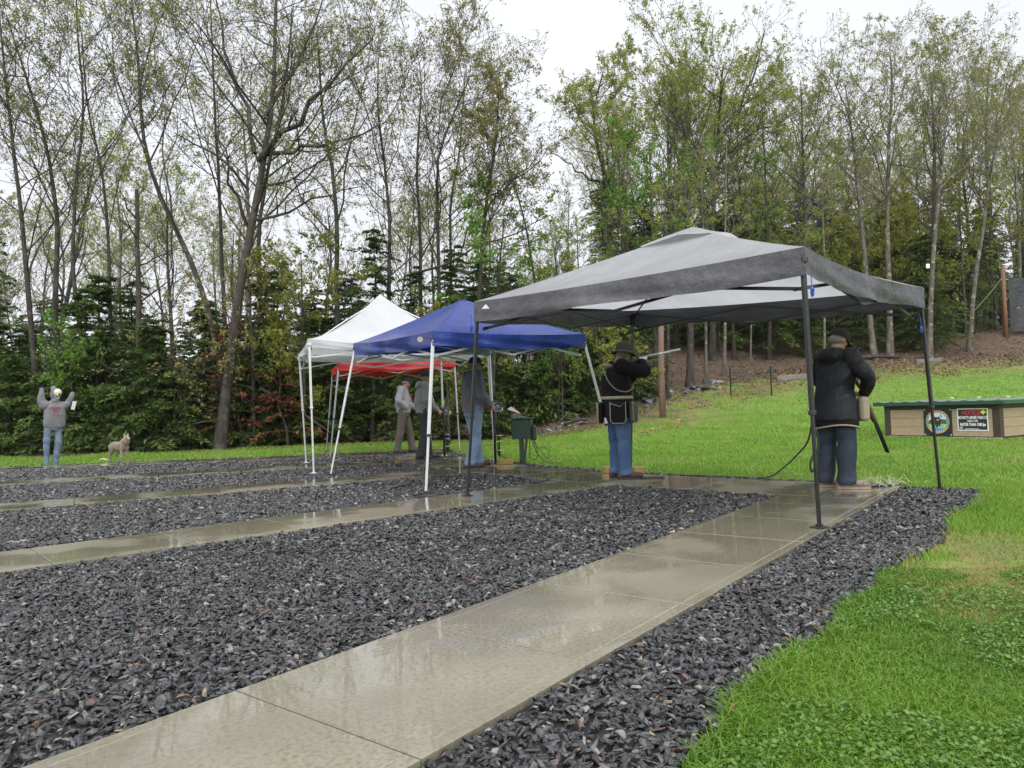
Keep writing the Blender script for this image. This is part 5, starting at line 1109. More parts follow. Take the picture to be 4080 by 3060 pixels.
def aim(o, a, b, roll=0.):
    """put the gun's x axis from a to b (world)"""
    a = Vector(a); d = (Vector(b)-a).normalized(); u = Vector((0, 0, 1)); u = Vector((1, 0, 0)) if abs(d.z) > .97 else u
    y = u.cross(d).normalized(); z = d.cross(y); M_ = Matrix((d, y, z)).transposed().to_4x4(); o.matrix_world = Matrix.Translation(a) @ M_ @ Matrix.Rotation(roll, 4, 'X')
def W(root, p): return root.matrix_basis @ Vector(p)
def face(p, target=(0, 0), off=0.): return math.atan2(target[1]-p[1], target[0]-p[0])+off

# ---- man in black rain jacket, station one
p = G(3340, 1944); A1 = empty('person', (p[0], p[1], .002), face(p, off=-.42)); tag(A1, 'man in black hooded rain jacket, dark jeans and black cap holding a shotgun low', 'person')
P = dict(pelvis=(0, 0, .93), chest=(.03, 0, 1.26), neck=(.06, 0, 1.46), head=(.115, 0, 1.595), sh=[(.04, .19, 1.40), (.04, -.19, 1.40)], el=[(.10, .29, 1.13), (.10, -.36, 1.15)], wr=[(.36, .06, 1.03), (.30, -.14, .98)], hip=[(0, .10, .90), (0, -.10, .90)], kn=[(.03, .13, .48), (.03, -.11, .48)], an=[(-.03, .14, .08), (-.02, -.12, .08)],
         toe=[-.45, -.70], hd=[(.7, -.55, -.35), (.75, .35, -.45)], hu=[(0, .5, .8), (0, -.6, .75)], curl=[1.0, 1.1])
R, c = body(A1, P, hyaw=-.12, hpitch=.42, hsc=1.0)
trousers(A1, .90, P['hip'], P['kn'], P['an'], DENIM_D, (.116, .104, .096), (0, 0), .18, .145, .014)
top_garment(A1, 'rain_jacket', P, NAVY, .72, (.195, .255), .045, (.088, .080, .060), .024, .03, hood=[((-.06, 0, 1.455), (.085, .15, .060)), ((-.10, .06, 1.40), (.06, .10, .07)), ((-.10, -.06, 1.40), (.06, .10, .07)), ((.0, .10, 1.46), (.08, .05, .05)), ((.0, -.10, 1.46), (.08, .05, .05))], neckz=.02, hemoff=(-.02, .0))
v_ = MB(); loft(v_, [(0, -.01, .655, .185, .245), (0, -.01, .70, .19, .25), (0, 0, .90, .17, .215)]); vst = remesh(v_, 'vest_skirt', BLKCLOTH, A1, .013, 3, .5, .004)
v_ = MB(); v_.tube([(.188*math.cos(a), -.01+.248*math.sin(a), .658+.02*math.sin(a*2)) for a in np.linspace(0, 2*math.pi, 40)], .0095, 6); v_.build('tan_piping', TAN, vst, True)
pk = MB(); pk.box((.19, -.20, .84), (.11, .15, .27), Matrix.Rotation(-.5, 3, 'Z'), .03); remesh(pk, 'shell_pouch', TAN, A1, .012, 3, .6, .004)
cap(A1, c, R, BLKCAP, 1.02)
gl = MB(); 
for s in (-1, 1): gl.tube([c+R @ Vector((.098, s*.034+.020*math.cos(a), .004+.015*math.sin(a))) for a in np.linspace(0, 6.28, 12)], .002, 5); gl.tube([c+R @ Vector((.098, s*.054, .008)), c+R @ Vector((.0, s*.080, .006))], .002, 5)
gl.build('glasses', M_PLB, A1); MB().ell(c+R @ Vector((-.035, 0, -.02)), (.078, .078, .055), 14, 8, R).build('hair', HAIRG, A1, True)
for k in range(2): shoe(A1, (P['an'][k][0], P['an'][k][1], 0), P['toe'][k], CLOG, mat('tan_clog_sole', (.30, .24, .18), .6), w=.056, name='clog', clog=True)
bpy.context.view_layer.update()
g = shotgun('dark shotgun pointing at the ground in the hands of the man in black', .76); aim(g, W(A1, (.33, -.11, 1.02)), W(A1, (.60, -.13, .47)))

# ---- shooter in bucket hat, station two
p = G(2472, 1907); A2 = empty('person', (p[0], p[1], .002), face(p, off=-.02)); tag(A2, 'man in olive bucket hat and black shooting vest aiming a shotgun', 'person')
P = dict(pelvis=(-.02, .0, .95), chest=(.0, .02, 1.30), neck=(.05, .02, 1.51), head=(.13, -.02, 1.645), rot=-.55, sh=[(.11, .17, 1.455), (-.07, -.15, 1.455)], el=[(.38, .13, 1.28), (.10, -.40, 1.36)], wr=[(.52, -.03, 1.545), (.28, -.19, 1.53)], hip=[(.03, .10, .92), (-.04, -.09, .92)], kn=[(.10, .14, .50), (-.02, -.10, .50)], an=[(.12, .17, .08), (-.02, -.11, .08)],
         toe=[-.35, -.75], hd=[(.85, -.2, .25), (.65, .6, .25)], hu=[(.2, .6, -.75), (-.35, -.9, .2)], curl=[.9, 1.1])
R, c = body(A2, P, hyaw=-.06, hpitch=.08, hsc=1.0)
trousers(A2, .92, P['hip'], P['kn'], P['an'], DENIM_M, (.114, .096, .084), (-.01, 0), .168, .14, .016)
for k in range(2): shoe(A2, (P['an'][k][0], P['an'][k][1], 0), P['toe'][k], BRSHOE, SOLE)
top_garment(A2, 'black_sweater', P, BLKCLOTH, .93, (.165, .21), .05, (.092, .080, .058), .015, .03, neckz=.01)
v_ = MB(); loft(v_, [(-.02, 0, .80, .195, .235, -.3), (-.02, 0, .90, .19, .23, -.3), (-.01, 0, 1.06, .19, .225, -.4), (0, .02, 1.26, .195, .235, -.55), (.0, .02, 1.36, .18, .225, -.55)]); vst = remesh(v_, 'shooting_vest', BLKCLOTH, A2, .013, 3, .5, .004)
def ringp(z, rx, ry, ro, cx=0., cy=0., a0=0., a1=2*math.pi, n=36, zf=None):
    return [(cx+rx*math.cos(a)*math.cos(ro)-ry*math.sin(a)*math.sin(ro), cy+rx*math.cos(a)*math.sin(ro)+ry*math.sin(a)*math.cos(ro), z+(zf(a) if zf else 0)) for a in np.linspace(a0, a1, n)]
v_ = MB(); P_ = ringp(1.075, .200, .236, -.4, -.01, 0.); P2_ = ringp(1.035, .200, .238, -.4, -.01, 0.)
n_ = len(P_); v_.add(P_+P2_, [(i, i+1, n_+i+1, n_+i) for i in range(n_-1)]); bl = v_.build('belt', TAN, A2, True); sl = bl.modifiers.new('s', 'SOLIDIFY'); sl.thickness = .008; sl.offset = 1
for a0, w_, nm in ((2.75, .25, 'hip_pouch'), (4.15, .22, 'hip_pouch'), (5.25, .15, 'hip_pouch')):
    cp = ringp(.865, .215, .255, -.35, -.01, 0., a0, a0, 1)[0]; ro = math.atan2(cp[1], cp[0]); pk = MB().box(cp, (.075, w_, .285), Matrix.Rotation(ro, 3, 'Z'), .03); po = remesh(pk, nm, BLKCLOTH if a0 < 4.8 else OLIVE, A2, .012, 3, .6, .003)
    Rz = Matrix.Rotation(ro, 3, 'Z'); h2 = w_/2-.012
    MB().tube([Vector(cp)+Rz @ Vector((.040, y, z)) for y, z in ((-h2, .135), (-h2, -.10), (-h2+.03, -.137), (h2-.03, -.137), (h2, -.10), (h2, .135), (h2*.3, .075), (-h2, .12))], .0055, 6).build('pouch_piping', TAN, po, True)
# tan piping round the arm hole and shoulder patch, facing the camera side
MB().tube([tuple(q) for q in resample([(-.155, .10, 1.45), (-.205, .02, 1.36), (-.215, -.04, 1.26), (-.18, -.14, 1.15), (-.09, -.235, 1.12), (.03, -.24, 1.17), (.06, -.235, 1.22)], 24)], .0065, 6).build('vest_piping', TAN, vst, True)
sp_ = MB(); sp_.ell((-.055, .10, 1.475), (.085, .085, .038), 14, 8, Matrix.Rotation(-.5, 3, 'Z') @ Matrix.Rotation(.25, 3, 'Y')); sp_.build('shoulder_patch', TAN, vst, True)
MB().box((-.08, .245, .80), (.012, .012, .012)).build('buckle', M_PLB, bl)
hb_ = MB(); Mh = Matrix.Translation(c) @ (R @ Matrix.Rotation(.10, 3, 'Y')).to_4x4(); hb_.lathe([(.168, -.012), (.150, .004), (.122, .026), (.112, .040), (.108, .085), (.098, .125), (.070, .142), (.001, .146)], 28, Mh, False); hb_.lathe([(.168, -.014), (.150, .001), (.118, .022)], 28, Mh, False); ho = hb_.build('bucket_hat', OLIVE, A2, True)
MB().lathe([(.1135, .030), (.1145, .040), (.1125, .052)], 28, Mh, False).build('hat_band', mat('dark_olive_band', (.045, .046, .033), .8), ho, True); MB().ell(c+R @ Vector((-.035, 0, -.02)), (.080, .080, .055), 14, 8, R).build('hair', HAIRG, A2, True)
bpy.context.view_layer.update()
g = shotgun('silver barrelled shotgun shouldered by the man in the bucket hat', .86, True, wood=mat('black_synthetic_stock', (.02, .02, .022), .45)); aim(g, W(A2, (.30, -.165, 1.565)), W(A2, (1.2, -.185, 1.705)))

# ---- man in grey sweatshirt and light jeans, station three
p = G(1893, 1862); A3 = empty('person', (p[0], p[1], .002), face(p, off=.02)); tag(A3, 'man in grey zip sweatshirt, light blue jeans and dark cap behind a canopy leg', 'person')
P = dict(pelvis=(0, 0, .97), chest=(-.01, 0, 1.34), neck=(.02, 0, 1.57), head=(.065, 0, 1.715), sh=[(0, .20, 1.51), (0, -.20, 1.51)], el=[(.03, .29, 1.20), (-.02, -.29, 1.21)], wr=[(.30, .10, 1.02), (.22, -.22, 1.03)], hip=[(0, .10, .94), (0, -.10, .94)], kn=[(.10, .14, .51), (-.05, -.13, .50)], an=[(.17, .17, .08), (-.17, -.15, .08)],
         toe=[.1, -.35], hd=[(.75, -.5, -.4), (.8, .3, -.5)], hu=[(0, .6, .7), (0, -.7, .7)], curl=[1.1, .9])
R, c = body(A3, P, hyaw=.12, hpitch=.04, hsc=1.03); trousers(A3, .94, P['hip'], P['kn'], P['an'], DENIM_L, (.115, .097, .086), (0, 0), .18, .15, .015)
for k in range(2): shoe(A3, (P['an'][k][0], P['an'][k][1], 0), P['toe'][k], BRSHOE, SOLE)
top_garment(A3, 'zip_sweatshirt', P, FLEECE_D, .90, (.175, .215), .05, (.094, .080, .060), .018, .055, hood=[((-.03, 0, 1.56), (.09, .10, .04))], neckz=.035); cap(A3, c, R, BLKCAP, 1.05); MB().ell(c+R @ Vector((-.035, 0, -.02)), (.082, .080, .055), 14, 8, R).build('hair', HAIRG, A3, True)
MB().ell(c+R @ Vector((.072, 0, -.075)), (.036, .048, .040), 12, 8, R).build('beard', HAIRG, A3, True)
bpy.context.view_layer.update()
def broken_gun(root, hinge, back, label):
    """break-open gun: barrels hang down from the hinge, the stock points back to the hands"""
    g_ = empty('shotgun', W(root, hinge)); tag(g_, label, 'shotgun', 'broken open shotguns'); g_.rotation_euler = root.rotation_euler; h = hinge[2]
    for dy in (-.0118, .0118): MB().tube([(dy, 0, 0), (dy, 0, -h+.028)], .0118, 8).build('barrel', GUNST, g_, True)
    MB().tube([(.012, 0, -.06), (.016, 0, -.12), (.014, 0, -.30), (.008, 0, -.36)], [.026, .030, .028, .016], 10).build('forend', WALNUT, g_, True); b = Vector(back); MB().beam((0, 0, .0), tuple(b*.35), .036, .055, bev=.008).build('receiver', GUNST, g_)
    MB().tube([tuple(b*.33), tuple(b*.55+Vector((0, 0, -.02))), tuple(b*.8+Vector((0, 0, -.03))), tuple(b*1.15+Vector((0, 0, -.05)))], [.02, .019, .028, .038], 10).build('stock', WALNUT, g_, True); return g_
broken_gun(A3, (.42, .05, 1.00), (-.30, -.10, .10), 'break-open shotgun hanging muzzle down in front of the man in light jeans')

# ---- bearded man in grey hoodie and black trousers, station four
p = G(1695, 1830); A4 = empty('person', (p[0], p[1], .002), face(p, off=.0)); tag(A4, 'man with grey beard in pale grey hoodie, black trousers and navy cap', 'person')
P = dict(pelvis=(0, 0, .95), chest=(-.01, 0, 1.29), neck=(.02, 0, 1.50), head=(.055, 0, 1.635), sh=[(0, .19, 1.44), (0, -.19, 1.44)], el=[(.02, .28, 1.15), (0, -.27, 1.16)], wr=[(.27, .14, 1.00), (.24, -.14, .98)], hip=[(0, .10, .92), (0, -.10, .92)], kn=[(.06, .12, .50), (-.02, -.11, .50)], an=[(.10, .15, .08), (-.12, -.12, .08)],
         toe=[0, -.25], hd=[(.75, -.5, -.4), (.8, .3, -.5)], hu=[(0, .6, .7), (0, -.7, .7)], curl=[1.1, .9])
R, c = body(A4, P, hyaw=.05, hpitch=.0); trousers(A4, .92, P['hip'], P['kn'], P['an'], BLKTR, (.112, .096, .090), (0, 0), .175, .145, .006)
for k in range(2): shoe(A4, (P['an'][k][0], P['an'][k][1], 0), P['toe'][k], mat('black_shoe', (.018, .018, .02), .5), SOLE)
top_garment(A4, 'hoodie', P, FLEECE, .92, (.165, .21), .045, (.090, .078, .058), .017, .05, hood=[((-.07, 0, 1.50), (.085, .12, .055)), ((-.10, 0, 1.46), (.07, .11, .06)), ((.0, .085, 1.50), (.07, .05, .045)), ((.0, -.085, 1.50), (.07, .05, .045))], neckz=.02); cap(A4, c, R, NAVYCAP, 1.03)
MB().ell(c+R @ Vector((-.035, 0, -.02)), (.080, .079, .055), 14, 8, R).build('hair', HAIRG, A4, True); MB().ell(c+R @ Vector((.066, 0, -.078)), (.042, .050, .044), 12, 8, R).build('beard', mat('white_beard', (.50, .48, .45), .8, (.4, .38, .36), 60), A4, True)
bpy.context.view_layer.update(); broken_gun(A4, (.40, .02, .97), (-.28, -.08, .10), 'break-open shotgun hanging muzzle down in front of the bearded man')

# ---- man in grey hoodie with red print, station five
p = G(1612, 1806); A5 = empty('person', (p[0], p[1], .002), face(p, off=-.25)); tag(A5, 'farthest man in grey hoodie with red chest print, hand in his pocket', 'person')
P = dict(pelvis=(0, 0, .97), chest=(-.01, 0, 1.31), neck=(.03, 0, 1.52), head=(.085, .0, 1.65), sh=[(0, .19, 1.46), (0, -.19, 1.46)], el=[(.06, .27, 1.18), (-.06, -.30, 1.20)], wr=[(.25, .12, 1.03), (.13, -.17, 1.03)], hip=[(0, .10, .94), (0, -.10, .94)], kn=[(.10, .13, .51), (-.06, -.12, .50)], an=[(.16, .15, .08), (-.14, -.14, .08)],
         toe=[.1, -.2], hd=[(.7, -.6, -.3), None], hu=[(0, .6, .7), None], curl=[1.1, 1.0])
R, c = body(A5, P, hyaw=.15, hpitch=.12); trousers(A5, .94, P['hip'], P['kn'], P['an'], KHAKI, (.112, .092, .080), (0, 0), .172, .14, .007)
for k in range(2): shoe(A5, (P['an'][k][0], P['an'][k][1], 0), P['toe'][k], mat('black_shoe', (.018, .018, .02), .5), SOLE)
h5 = top_garment(A5, 'hoodie', P, FLEECE, .93, (.165, .205), .045, (.090, .080, .060), .017, .045, hood=[((-.06, 0, 1.52), (.085, .12, .055)), ((.0, .085, 1.52), (.07, .05, .045)), ((.0, -.085, 1.52), (.07, .05, .045))], neckz=.02); cap(A5, c, R, TEALCAP, 1.03); MB().ell(c+R @ Vector((-.035, 0, -.02)), (.080, .079, .055), 14, 8, R).build('hair', HAIRG, A5, True)
REDP = mat('faded_red_print', (.30, .055, .045), .85, (.24, .07, .06), 40)
def chest_print(parent, cx, z, rx, ry, m_, rot=0., words=True):
    """arched red lettering bars wrapped on the chest front"""
    o = MB(); 
    def q(a, zz): return (cx+rx*math.cos(a), ry*math.sin(a), zz)
    for k in range(11):
        a = .48-.096*k; zz = z+.03*math.cos((k-5)*.26); o.poly([q(a, zz), q(a-.066, zz), q(a-.066, zz+.036), q(a, zz+.036)][::-1], (.003, 0, 0))
    for k in range(4): a = .20-.11*k; o.poly([q(a, z-.05), q(a-.08, z-.05), q(a-.08, z+.005), q(a, z+.005)][::-1], (.003, 0, 0))
    for k, (a, zz) in enumerate(((.30, z-.13), (-.05, z-.13), (-.34, z-.10))): o.poly([q(a, zz), q(a-.13, zz-.01), q(a-.13, zz+.035), q(a, zz+.03)][::-1], (.003, 0, 0))
    ob = o.build('chest_print', m_, parent); ob['kind'] = 'stuff'; return ob
chest_print(h5, 0.012, 1.30, .195, .22, REDP)

# ---- scarecrow figure with skull mask, arms up
p = G(212, 1846); S1 = empty('scarecrow', (p[0], p[1], -.03), math.atan2(CAM[1]-p[1], CAM[0]-p[0])+.30); tag(S1, 'scarecrow in grey hoodie and jeans with skull mask and raised black gloves', 'scarecrow')
JE = mat('scarecrow_denim', (.085, .125, .185), .8, (.14, .185, .25), 4, .3, 110); b = MB(); loft(b, [(0, 0, .80, .115, .175), (0, .01, .92, .125, .18), (0, .02, 1.02, .11, .165)])
limb(b, [(0, .10, .86), (.05, .10, .48), (.0, .055, .14), (.0, .05, .04)], [.092, .085, .068, .072], 14, 5); limb(b, [(0, -.09, .86), (.0, -.14, .45), (-.02, -.13, .10), (-.02, -.125, .04)], [.092, .072, .062, .062], 14, 5); remesh(b, 'jeans', JE, S1, .014, 3, .5, .018, 6., zst=2.2)
b = MB(); loft(b, [(0, .03, .86, .13, .225), (0, .03, .93, .145, .245), (.02, .03, 1.15, .15, .235), (.02, .04, 1.35, .125, .215), (0, .04, 1.47, .08, .16), (0, .04, 1.53, .06, .07)])
limb(b, [(0, -.17, 1.40), (-.02, -.235, 1.52), (.02, -.225, 1.68), (.0, -.22, 1.80)], [.11, .088, .066, .05], 14); limb(b, [(0, .22, 1.38), (-.02, .32, 1.42), (0, .38, 1.56), (.0, .43, 1.67)], [.11, .088, .066, .05], 14)
b.ell((-.03, .06, 1.66), (.115, .118, .160), 14, 10); b.ell((-.05, .03, 1.79), (.06, .07, .07), 12, 8); b.ell((.03, .04, 1.50), (.08, .10, .05), 12, 8); hd_ = remesh(b, 'hoodie', FLEECE_D, S1, .014, 3, .5, .016, 6., zst=.6)
chest_print(hd_, .018, 1.30, .160, .25, REDP)
sk = MB(); sc_ = Vector((0, 0, 0)); sk.ell(sc_+Vector((0, 0, .03)), (.088, .080, .092), 16, 12); sk.ell(sc_+Vector((.028, 0, -.065)), (.055, .052, .055), 14, 10); sk.ell(sc_+Vector((.045, .038, -.015)), (.035, .030, .028), 12, 8); sk.ell(sc_+Vector((.045, -.038, -.015)), (.035, .030, .028), 12, 8); sk.ell(sc_+Vector((.045, 0, -.10)), (.035, .036, .028), 12, 8)
so = remesh(sk, 'skull_mask', mat('bone_white_mask', (.62, .60, .46), .5, (.52, .49, .36), 12), S1, .009, 3, .6); DK = mat('mask_black', (.008, .008, .008), .8); so.location = (.06, .085, 1.665); so.rotation_euler = (0, .30, .55)
for s in (-1, 1): MB().ell(sc_+Vector((.078, s*.036, .004)), (.016, .025, .023), 10, 8).build('eye_socket', DK, so, True); MB().ell(sc_+Vector((.050, s*.058, -.050)), (.022, .013, .024), 10, 8).build('cheek_hollow', DK, so, True)
MB().ell(sc_+Vector((.088, 0, -.034)), (.009, .012, .017), 10, 8).build('nose_hole', DK, so, True)
for k in range(6): MB().box(sc_+Vector((.082, -.022+.0088*k, -.076)), (.006, .0016, .020)).build('tooth_gap', DK, so)
for s, w_ in ((-1, (.0, -.22, 1.80)), (1, (.0, .43, 1.67))):
    b = MB(); hand(b, w_, (0, s*.25, 1), (-1, 0, 0), .75, 1.05, s); remesh(b, 'glove', BLKCLOTH, S1, .008, 2, .5)
pl = MB(); pl.box((.06, .43, 1.38), (.018, .085, .21), Matrix.Rotation(-.25, 3, 'X'), .012); bt = pl.build('plastic_case', mat('clear_white_plastic', (.62, .64, .66), .25, (.45, .47, .50), 30), S1)
# ---- coyote decoy
p = G(478, 1836); CY = empty('coyote_decoy', (p[0], p[1], -.028), math.atan2(RH[1], RH[0])-.45); tag(CY, 'grey brown coyote decoy standing on the grass facing right', 'decoy')
b = MB()
for (x, z, rx, rz_, ry) in ((-.21, .385, .10, .105, .082), (-.10, .372, .13, .112, .084), (.03, .368, .13, .125, .090), (.13, .385, .10, .130, .092)): b.ell((x, 0, z), (rx, ry, rz_), 14, 10)
limb(b, [(.13, 0, .41), (.21, 0, .49), (.245, 0, .545)], [.115, .100, .080], 12); b.ell((.255, -.005, .57), (.075, .064, .060), 12, 8); limb(b, [(.30, -.012, .56), (.375, -.02, .540)], [.040, .022], 10, 3); b.ell((.38, -.02, .540), (.015, .014, .013), 8, 6)
for s in (-1, 1): limb(b, [(.24, s*.042-.005, .605), (.228, s*.060-.005, .685)], [.030, .007], 8, 3)
for s, dx in ((1, .045), (-1, .0)): limb(b, [(.13+dx, s*.050, .35), (.125+dx, s*.055, .24), (.135+dx, s*.055, .14), (.13+dx*1.6, s*.055, .03), (.16+dx*1.6, s*.055, .018)], [.058, .034, .024, .020, .018], 10, 4)
for s, dx in ((1, .06), (-1, -.02)): limb(b, [(-.22, s*.050, .37), (-.17+dx, s*.055, .25), (-.265+dx, s*.055, .16), (-.25+dx*1.2, s*.055, .03), (-.215+dx*1.2, s*.055, .018)], [.080, .050, .026, .020, .018], 10, 4)
limb(b, [(-.29, 0, .40), (-.335, 0, .33), (-.34, 0, .22), (-.32, 0, .16)], [.030, .045, .042, .012], 10, 4)
FUR = mat('coyote_fur', (.27, .215, .165), .85, (.13, .11, .09), 9, .6, 60, lo=.4, hi=.62); bo = remesh(b, 'body', FUR, CY, .010, 2, .6, .004, 22.)
MB().ell((.392, -.021, .544), (.010, .010, .009), 8, 6).build('nose', DK, CY, True)
for s in (-1, 1): MB().ell((.302, s*.046-.008, .585), (.010, .008, .010), 8, 6).build('eye', DK, CY, True)
cable('curved_antler', 'pale curved antler lying in the grass before the coyote decoy', [G(395, 1840), AT(395, 1833, (G(395, 1840)-CAM) @ FWD), AT(410, 1828, 17.1), AT(430, 1833, 17.0)], .018, mat('pale_antler', (.55, .50, .30), .7), 10)
# ================================================================== hillside and wood-edge things
def gpt(px, dep, py=1500):
    b = AT(px, py, dep); return np.array([b[0], b[1], ground_z(b[0], b[1])])
# tarp backstop with posts at the right edge
POSTW = mat('brown_post_wood', (.24, .115, .065), .75, (.16, .08, .05), 5, .4, 30, stretch=(1, 1, .2)); TARP = fabric_mat('black_tarp', (.020, .021, .026), (.030, .031, .037), .05, .35, 3, 5, .6, .5, .05)
dpt = 40.0; b0 = gpt(4018, dpt); tb = empty('tarp_backstop', b0); tag(tb, 'black tarp stretched between brown wooden posts at the right edge of the hill', 'backstop')
topz = AT(4015, 1056, dpt)[2]-b0[2]; rv = np.array([RH[0], RH[1], 0])
for k in range(2):
    o_ = rv*(k*4.6); gz = ground_z(b0[0]+o_[0], b0[1]+o_[1])-b0[2]; MB().tube([tuple(o_+[0, 0, gz-.3]), tuple(o_+[.02, 0, topz*.5]), tuple(o_+[0, 0, topz])], [.115, .108, .10], 12).build('post', POSTW, tb, True)
zt = AT(4015, 1106, dpt)[2]-b0[2]; zb = AT(4015, 1318, dpt)[2]-b0[2]-.05; ns, nr = 40, 22; g_ = np.empty((ns, nr, 3))
for i, s in enumerate(np.linspace(.16, 4.5, ns)):
    for j, f in enumerate(np.linspace(0, 1, nr)):
        q = rv*s+np.array([0, 0, zt+(zb-zt)*f-.06*math.sin(math.pi*s/4.6)*(1-f)]); fn = np.array([-FH[0], -FH[1], 0])*(.14+.10*(fbm(s*2.1+f*1.2, f*1.6, 5)-.5)+.06*math.sin(s*5+f*3)*f); g_[i, j] = q+fn
link_mesh('tarp', cat_grids('tarp', [g_]), TARP, tb); MB().tube([tuple(rv*s+np.array([0, 0, zt-.06*math.sin(math.pi*s/4.6)])-np.array([FH[0], FH[1], 0])*.14) for s in np.linspace(-.1, 4.7, 12)], .012, 6).build('top_line', M_CAB, tb)
o = MB().lathe([(.001, .030), (.03, .030), (.045, .022), (.055, .006), (.056, 0), (.001, .0)], 18).build('flying_clay', mat('orange_clay', (.85, .10, .03), .5), None, True); o.location = AT(4057, 1229, 27.5); o.rotation_euler = (.25, .1, 0); tag(o, 'orange clay target flying in front of the black tarp', 'clay target')
GL = mat('pale_green_line', (.14, .24, .12), .6); a = AT(3880, 1240, 38.6); b = AT(3992, 1108, 39.6)
tag(MB().tube([tuple(a), tuple((a+b)/2+np.array([0, 0, -.05])), tuple(b)], .016, 5).build('guy_line', GL), 'pale green guy line slanting from tree to tarp post', 'line')
# utility pole
pp = gpt(2636, 25.0); up = MB().tube([(0, 0, -.3), (.02, 0, 1.6), (-.05, .02, 3.4), (-.08, .02, 4.9)], [.12, .11, .10, .09], 12).build('utility_pole', mat('weathered_pole_wood', (.20, .125, .095), .75, (.125, .080, .065), 4, .5, 30, stretch=(1, 1, .12)), None, True); up.location = pp; tag(up, 'weathered reddish brown pole standing right of the shooter', 'pole')
# wire fence panel on green posts
fn = empty('wire_fence', gpt(2920, 28.6, 1560)); tag(fn, 'short dark green wire fence panel on posts at the wood edge', 'fence'); fo = np.array(fn.location)
pA = gpt(2912, 28.6, 1560)-fo; pB = gpt(3074, 28.4, 1560)-fo
for q in (pA, pB): MB().beam(tuple(q-[0, 0, .2]), tuple(q+[0, 0, 1.15]), .045, .03).build('fence_post', M_GRN, fn)
for k in range(5): z = .55+.12*k; MB().tube([tuple(pA+[0, 0, z]), tuple((pA+pB)/2+[0, 0, z-.02]), tuple(pB+[0, 0, z]), tuple(pB+(pB-pA)*.22+[0, 0, z-.01])], .009, 5).build('rail_wire', M_GRN, fn)
w_ = MB()
for s in np.linspace(.03, .97, 26): q = pA+(pB-pA)*s; w_.tube([tuple(q+[0, 0, .05]), tuple(q+[0, 0, 1.03])], .003, 4)
for z in np.linspace(.08, .5, 6): w_.tube([tuple(pA+[0, 0, z]), tuple(pB+[0, 0, z])], .003, 4)
mo = w_.build('mesh_wire', M_GRN, fn); mo['kind'] = 'stuff'
CON2 = mat('weathered_concrete_block', (.20, .19, .165), .85, (.14, .135, .115), 4, .4, 30)
for (px, dep, L, h, lab) in ((3150, 31.5, 1.35, .24, 'long weathered concrete kerb block behind the wire fence'), (3700, 35.2, 1.3, .22, 'low concrete kerb block at the pale tree foot'), (2560, 26.3, .0, 0, '')):
    if L == 0: continue
    q = gpt(px, dep); o = MB().box((0, 0, h/2), (L, .3, h), None, .02).build('kerb_block', CON2); o.location = q-[0, 0, .03]; o.rotation_euler = (.0, -.05, rzs+.1); tag(o, lab, 'kerb block')
# slate rocks along the bank
SLATE = mat('wet_slate', (.075, .078, .085), .32, (.035, .036, .04), 3, .5, 12); SLATEP = mat('pale_wet_slate', (.26, .265, .28), .3, (.15, .155, .165), 3, .4, 12)
rk = np.random.RandomState(12); RK = []
for k in range(6):
    b = MB(); n_ = 7; an = np.sort(rk.rand(n_))*6.28; r_ = .6+.5*rk.rand(n_); pts = [(math.cos(a)*r, math.sin(a)*r*.65, 0) for a, r in zip(an, r_)]
    V = pts+[(x*.86+.05*rk.randn(), y*.86+.05*rk.randn(), .30+.08*rk.randn()) for x, y, z in pts]; b.add(V, [tuple(range(n_-1, -1, -1)), tuple(range(n_, 2*n_))]+[(i, (i+1) % n_, n_+(i+1) % n_, n_+i) for i in range(n_)]); RK.append(b.mesh('slate_rock'))
for m_ in RK: m_.materials.append(SLATE)
RKP = [m_.copy() for m_ in RK]
for m_ in RKP: m_.materials.clear(); m_.materials.append(SLATEP)
rocks = []
def rock(px, dep, s, lab_grp, pale=.3):
    q = gpt(px, dep); src = RKP if rk.rand() < pale else RK; o = bpy.data.objects.new('slate_rock', src[rk.randint(0, 6)]); COL.objects.link(o); o.location = q-np.array([0, 0, .02*s]); o.scale = (s, s*(.7+.5*rk.rand()), s*(.5+.6*rk.rand())); o.rotation_euler = (rk.randn()*.30, rk.randn()*.30, rk.rand()*6.28); tag(o, lab_grp[0], 'rock', lab_grp[1]); rocks.append(o)
for k in range(70): px = 2040+rk.rand()*520; u_r = (px-2040)/2900*25; rock(px, edge_v(u_r)+.6+rk.rand()**1.5*5.5, .10+.20*rk.rand()**2, ('slate rock on the dark bank behind the green box', 'slate rocks on the bank'))
for k in range(34): px = 2560+rk.rand()*330; u_r = (px-2040)/2900*29; rock(px, edge_v(u_r)-.6+rk.rand()*1.8, .16+.28*rk.rand()**2, ('slate rock in the pile right of the pole', 'slate rocks in the pile by the pole'), .25)
for k in range(26): px = 3560+rk.rand()*520; rock(px, 34.5+rk.rand()*4, .10+.2*rk.rand()**2, ('slate rock on the leaf strewn bank of the right hill', 'slate rocks on the right hill bank'), .15)
